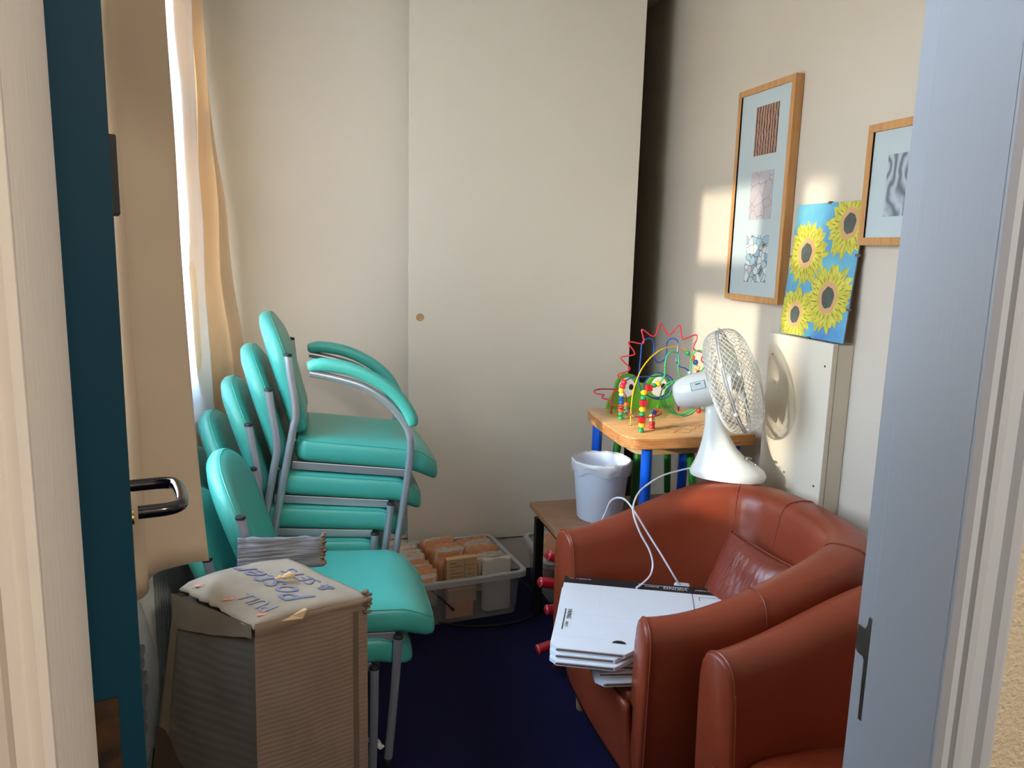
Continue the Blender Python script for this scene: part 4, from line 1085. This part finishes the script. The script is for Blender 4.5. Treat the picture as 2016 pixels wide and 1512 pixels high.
carton('lowest flat white carton on the leather seat', (.780, 2.20), (.48, -.07), (-.07, -.48), .422, d=.46)

# ------------------------------------------------------------------ desk fan
fn = thing('desk_fan', 'white desk fan with a wire mesh head standing on the back of the tub armchair', 'fan', (1.416, 2.352, .7855), R(-36))
LV = [(0, -.128, .128, .085), (.012, -.131, .132, .088), (.028, -.125, .124, .083), (.045, -.117, .100, .072), (.07, -.108, .058, .056), (.10, -.100, .026, .045), (.14, -.093, .0, .036), (.18, -.089, -.022, .030), (.22, -.090, -.036, .026), (.243, -.090, -.044, .022), (.25, -.082, -.052, .014)]
loops = []
for z, a, b, w_ in LV:
    c, hw = (a+b)/2, (b-a)/2
    loops.append([(c+hw*math.copysign(abs(math.cos(q))**.85, math.cos(q)), w_*math.copysign(abs(math.sin(q))**.85, math.sin(q)), z) for q in [2*PI*k/32 for k in range(32)]])
fan_base = MB().layers(loops).build('stand', M['fan'], fn, ang=60)
bt = MB().lathe([(0, .004), (.012, .004), (.014, 0)], 20, (.066, 0, .071)); bt.lathe([(0, .003), (.007, .003), (.008, 0)], 14, (.094, .0, .053))
bt.build('control_knob', M['steel'], fan_base, label='silver control buttons')
MB().rbox((-.088, -.018, .243), (-.028, .018, .285), .008).build('tilt_bracket', M['fan'], fn)
TL = R(20); RC = Vector((-.004, 0, .340))
FM = Matrix.Translation(RC) @ Matrix.Rotation(-TL, 4, 'Y') @ Matrix.Rotation(R(90), 4, 'Y')      # local z -> fan axis
mh = MB().lathe([(0, -.212), (.022, -.210), (.040, -.203), (.051, -.190), (.058, -.165), (.061, -.13), (.060, -.085), (.054, -.062), (0, -.060)], 36).xf(FM).build('motor_housing', M['fan'], fn, ang=50)
MB().sphere((0, 0, 0), .007, 12, 8).xf(Matrix.Translation(FM @ Vector((-.066, 0, -.135)))).tube([FM @ Vector((-.056, 0, -.135)), FM @ Vector((-.064, 0, -.135))], .004, 8).build('oscillation_knob', M['fan'], mh)
def cyl_patch(a0, a1, z0, z1, r): return lambda u, v: tuple(FM @ Vector((r*math.cos(a0+(a1-a0)*u), r*math.sin(a0+(a1-a0)*u), z0+(z1-z0)*v)))
MB().grid(cyl_patch(R(-125), R(-98), -.135, -.085, .0616), 8, 4).build('sticker', M['fansticker'], mh, clean=False)
q = MB()
for (a0, a1, z0, z1) in ((-125, -123.8, -.135, -.085), (-99.2, -98, -.135, -.085), (-125, -98, -.135, -.1335), (-125, -98, -.0865, -.085), (-118, -114, -.118, -.100)):
    q.grid(cyl_patch(R(a0), R(a1), z0, z1, .0620), 6, 3)
q.build('sticker_print', M['stickgreen'], mh, clean=False)
RR = .183
def guard(prof, twist, n, name, mt):
    g = MB()
    P = crom([(r, 0, z) for r, z in prof], 5); m_ = len(P)
    for sg in (1, -1):
        for i in range(n):
            a0 = 2*PI*i/n
            g.tube([(p.x*math.cos(a0+sg*twist*t/(m_-1)), p.x*math.sin(a0+sg*twist*t/(m_-1)), p.z) for t, p in enumerate(P)],   .0009, 4, caps=False)
    return g.xf(FM).build(name, mt, fn, clean=False)
fg_ = guard([(RR, .004), (.181, .024), (.168, .050), (.134, .070), (.090, .080), (.044, .084)], R(62), 48, 'front_guard', M['fanwire'])
MB().lathe([(0, .092), (.030, .092), (.043, .089), (.047, .083), (0, .082)], 36).xf(FM).build('badge', M['fan'], fg_)
guard([(RR, -.004), (.180, -.030), (.162, -.054), (.12, -.066), (.06, -.070)], R(50), 48, 'rear_guard', M['fanwire'])
rg = MB()
for z, r in ((-.004, .0032), (.004, .0032)): rg.tube([(RR*math.cos(a), RR*math.sin(a), z) for a in [2*PI*k/72 for k in range(72)]], r, 8, closed=True)
rg.xf(FM).build('ring', M['fanseam'], fn)
cl = MB()
for a in (180, 245, 300, 0, 60, 120):
    c, s_ = math.cos(R(a)), math.sin(R(a)); cl.sphere((RR*c, RR*s_, 0), .009, 8, 6, (1, 1, .9))
cl.xf(FM).build('clip', M['fan'], fn)
bh = MB().lathe([(0, .035), (.024, .033), (.030, .02), (.030, -.025), (0, -.03)], 24).xf(FM).build('blade_hub', M['fan'], fn)
for k in range(3):
    def bl(u, v, k=k):
        r = .026+.126*u; w0 = R(48)+R(34)*math.sin(PI*min(1, u*.9))
        a = R(120)*k + R(25) + (v-.5)*w0 + .3*u
        return tuple(FM @ Vector((r*math.cos(a), r*math.sin(a), .004+(v-.5)*-.042*(1-.25*u))))
    o = MB().grid(bl, 12, 10).build('blade', M['fan'], fn, ang=70, clean=False); solid(o, .002)
fi = fn
fiM = (Matrix.Translation((1.416, 2.352, .7855)) @ Matrix.Rotation(R(-36), 4, 'Z')).inverted()
def cordw(pts, name='power_cord'):
    return MB().tube(crom([fiM @ Vector(p) for p in pts], 6), .0032, 8).build(name, M['cord'], fn)
cordw([(1.318, 2.432, .797), (1.261, 2.42, .792), (1.18, 2.395, .782), (1.098, 2.36, .754), (1.045, 2.30, .736), (1.019, 2.25, .709), (1.03, 2.215, .654), (1.055, 2.19, .602), (1.061, 2.17, .562), (1.045, 2.15, .533), (1.009, 2.125, .520), (.98, 2.11, .5135)])
cordw([(.97, 2.425, .60), (.985, 2.405, .66), (.992, 2.385, .704), (1.006, 2.36, .726), (1.025, 2.33, .726), (1.034, 2.265, .702), (1.06, 2.22, .648), (1.085, 2.18, .60), (1.108, 2.15, .555), (1.130, 2.132, .515), (1.145, 2.131, .495)])
pg = MB().rbox((-.026, -.022, 0), (.026, .022, .022), .008, 3); pg.xf(fiM @ Matrix.Translation((1.150, 2.130, .478)) @ Matrix.Rotation(R(-25), 4, 'Z'))
pg.build('plug', M['cord'], fn)

# ------------------------------------------------------------------ boxing cabinet on the right wall
cbn = thing('wall_cabinet', 'shallow cream boxed-in cupboard on the right wall behind the armchair', 'cupboard', (1.62, 2.117, 0))
MB().box((.022, .002, .02), (.078, .356, 1.276)).build('casing', M['cabinet'], cbn, smooth=False)
MB().rbox((0, 0, .02), (.020, .358, 1.281), .003).build('front_panel', M['cabinet'], cbn)
q = MB()
for y, z in ((.032, 1.205), (.33, 1.205), (.032, .80), (.20, .80)): q.tube([(-.001, y, z), (.003, y, z)], .004, 10)
q.build('screw', M['steel'], cbn)

# ------------------------------------------------------------------ framed pictures on the right wall
def picture(label, y0, y1, z0, z1, depth, bw, photos, loc_y):
    r = thing('picture_frame', label, 'picture', (XR-.002, (y0+y1)/2, (z0+z1)/2), 0, 'beech framed pictures on the right wall')
    cy, cz = (y0+y1)/2, (z0+z1)/2; a, b = (y1-y0)/2, (z1-z0)/2
    f_ = MB()
    f_.rbox((-depth, -a, -b), (0, -a+bw, b), .0015).rbox((-depth, a-bw, -b), (0, a, b), .0015).rbox((-depth, -a+bw, b-bw), (0, a-bw, b), .0015).rbox((-depth, -a+bw, -b), (0, a-bw, -b+bw), .0015)
    f_.build('frame', M['beech'], r)
    mo = MB().box((-depth+.008, -a+bw, -b+bw), (-depth+.012, a-bw, b-bw)).build('mount', M['mount'], r, smooth=False)
    for (py0, py1, pz0, pz1, mt) in photos:
        MB().box((-depth+.0070, py0-cy, pz0-cz), (-depth+.0078, py1-cy, pz1-cz)).build('photo', M[mt], mo, smooth=False)
    MB().box((-depth+.003, -a+bw, -b+bw), (-depth+.0045, a-bw, b-bw)).build('glass', M['glasspane'], r, smooth=False)
    return r
picture('tall narrow beech frame with three small photographs in a column', 2.512, 2.890, 1.378, 2.190, .034, .023,
        [(2.610, 2.762, 1.932, 2.113, 'cane'), (2.612, 2.763, 1.692, 1.872, 'crack'), (2.613, 2.765, 1.453, 1.633, 'pebble')], 0)
picture('beech frame with one grey rippled photograph, half hidden by the right door jamb', 1.74, 2.110, 1.594, 1.955, .034, .024,
        [(1.845, 2.018, 1.679, 1.859, 'ripple')], 0)

# sunflower clip frame leaning on the cabinet top
sf = thing('sunflower_picture', 'clip framed pastel of four yellow sunflowers leaning on top of the cream cupboard', 'picture', (1.652, 2.29, 1.283))
ex = Vector((0, -.352, 0)); ey = Vector((.036, 0, .452)); FW, FH = .352, ey.length
sm = frame_mtx((-.0, .175, 0), ex, ey)   # x to viewer's right, y up, z = towards the room? fixed below
flip = 1 if (sm.to_3x3() @ Vector((0, 0, 1))).x < 0 else -1
def S(x, y, h): return tuple(sm @ Vector((x, y, h*flip)))
MB().layers([[S(x, y, h) for x, y in ((0, 0), (FW, 0), (FW, FH), (0, FH))] for h in (-.004, 0)]).build('backing_board', M['card'], sf, smooth=False)
art = MB()
art.cur = 0; art.add([S(0, 0, .0006), S(FW, 0, .0006), S(FW, FH, .0006), S(0, FH, .0006)], [(0, 1, 2, 3)])
def petal(cx, cy, a, r0_, r1_, w_, h, ci, bend):
    art.cur = ci; L_, Rr = [], []
    for i in range(7):
        t = i/6; r = r0_+(r1_-r0_)*t; ww = w_*math.sin(PI*(.18+.82*t))**.8*(1 if t < 1 else 0); aa = a+bend*t*t
        c = Vector((cx+r*math.cos(aa), cy+r*math.sin(aa))); nn = Vector((-math.sin(aa), math.cos(aa)))
        L_.append(c+nn*ww); Rr.append(c-nn*ww)
    pts = [p for p in L_[:-1]]+[L_[-1]]+list(reversed(Rr[:-1]))
    pts = [Vector((min(max(p.x, .001), FW-.001), min(max(p.y, .001), FH-.001))) for p in pts]
    art.add([S(p.x, p.y, h) for p in pts], [tuple(range(len(pts)))])
hh_ = .0008
for (fy, fz, r_) in ((2.377+.0, 1.568, .118), (2.175, 1.664, .118), (2.224, 1.423, .125), (2.387, 1.354, .105)):
    cx = (2.29+.175)-fy; cy = (fz-1.283)/.452*FH; n = 19
    for layer in range(3):
        for k in range(n):
            a = 2*PI*(k+.5*(layer % 2))/n+random.uniform(-.06, .06); rr_ = r_*random.uniform(.86, 1.04)*(1.04, .9, .76)[layer]
            hh_ += .000004
            petal(cx, cy, a, r_*.3, rr_, r_*.135, hh_, 1, random.uniform(-.12, .12))
            petal(cx, cy, a+.05, r_*.45, rr_*.93, r_*.015, hh_+.00003, 2, random.uniform(-.12, .12))
    for rad, ci in ((.38, 3), (.25, 4)):
        art.cur = ci; hh_ += .00005
        art.add([S(cx+r_*rad*math.cos(q)*(1+.05*math.sin(q*5)), cy+r_*rad*1.15*math.sin(q)*(1+.05*math.cos(q*7)), hh_+.0002) for q in [2*PI*k/28 for k in range(28)]], [tuple(range(28))])
art.build('painting', [M['fl_sky'], M['fl_yellow'], M['fl_olive'], M['fl_pink'], M['fl_core']], sf, smooth=False, clean=False)
MB().layers([[S(x, y, h) for x, y in ((0, 0), (FW, 0), (FW, FH), (0, FH))] for h in (.0035, .0052)]).build('glass', M['glasspane'], sf, smooth=False)
for (x, y) in ((FW/2, FH), (FW/2, 0), (FW, FH*.62), (FW, FH*.24), (0, FH*.6)):
    MB().layers([[S(x+dx, y+dy, h) for dx, dy in ((-.006, -.004), (.006, -.004), (.006, .004), (-.006, .004))] for h in (-.005, .0062)]).build('clip', M['steel'], sf, smooth=False)

# ------------------------------------------------------------------ light
lamp = thing('added_corridor_lamp', 'unseen round ceiling lamp added in the corridor to light the jambs', 'lamp', (.80, -.95, 2.6))  # added out of view to light the jambs and doorway
MB().lathe([(0, 0), (.16, 0), (.16, -.02), (.15, -.03)], 32).build('lamp_base', M['fan'], lamp)
MB().lathe([(.15, -.03), (.145, -.06), (.10, -.085), (0, -.095)], 32).build('diffuser', M['emit'], lamp, label='glowing diffuser of the added lamp')
ld = bpy.data.lights.new('corridor_fill', 'POINT'); ld.energy = LAMP_W; ld.color = (1, .94, .88); ld.shadow_soft_size = .12  # added fill light for the faces turned to the doorway
lo_ = bpy.data.objects.new('corridor_fill', ld); COL.objects.link(lo_); lo_.location = (.80, -.95, 2.42)

sd = bpy.data.lights.new('sun', 'SUN'); sd.energy = SUN_E; sd.angle = R(1.6); sd.color = (1.0, .90, .74)
so = bpy.data.objects.new('sun', sd); COL.objects.link(so)
so.rotation_euler = Vector((1, .40, -.245)).to_track_quat('-Z', 'Y').to_euler(); so.location = (-4, 0, 4)

pd = bpy.data.lights.new('window_portal', 'AREA'); pd.shape = 'RECTANGLE'; pd.size = WY1-WY0; pd.size_y = WZ1-WZ0
pd.cycles.is_portal = True
po = bpy.data.objects.new('window_portal', pd); COL.objects.link(po)
po.location = (XL-.13, (WY0+WY1)/2, (WZ0+WZ1)/2)
po.rotation_euler = (R(90), 0, R(-90))

wl = bpy.data.worlds.new('sky'); SC.world = wl; wl.use_nodes = True
nt = wl.node_tree; nt.nodes.clear()
ow = nt.nodes.new('ShaderNodeOutputWorld'); bg = nt.nodes.new('ShaderNodeBackground')
tcw = nt.nodes.new('ShaderNodeTexCoord'); sx = nt.nodes.new('ShaderNodeSeparateXYZ'); rw = nt.nodes.new('ShaderNodeValToRGB')
nt.links.new(tcw.outputs['Generated'], sx.inputs[0]); nt.links.new(sx.outputs['Z'], rw.inputs[0]); nt.links.new(rw.outputs[0], bg.inputs[0])
rw.color_ramp.elements[0].position = 0; rw.color_ramp.elements[0].color = (.60, .60, .58, 1)
rw.color_ramp.elements[1].position = .5; rw.color_ramp.elements[1].color = (.60, .82, 1.12, 1)
e_ = rw.color_ramp.elements.new(.06); e_.color = (.84, .94, 1.10, 1)
bg.inputs[1].default_value = SKY_E
nt.links.new(bg.outputs[0], ow.inputs[0])

vsx = SC.view_settings; SC.display_settings.display_device = 'sRGB'
vsx.view_transform = 'Standard'; vsx.look = 'None'; vsx.gamma = 1.0; vsx.use_curve_mapping = False
vsx.exposure = EXPO
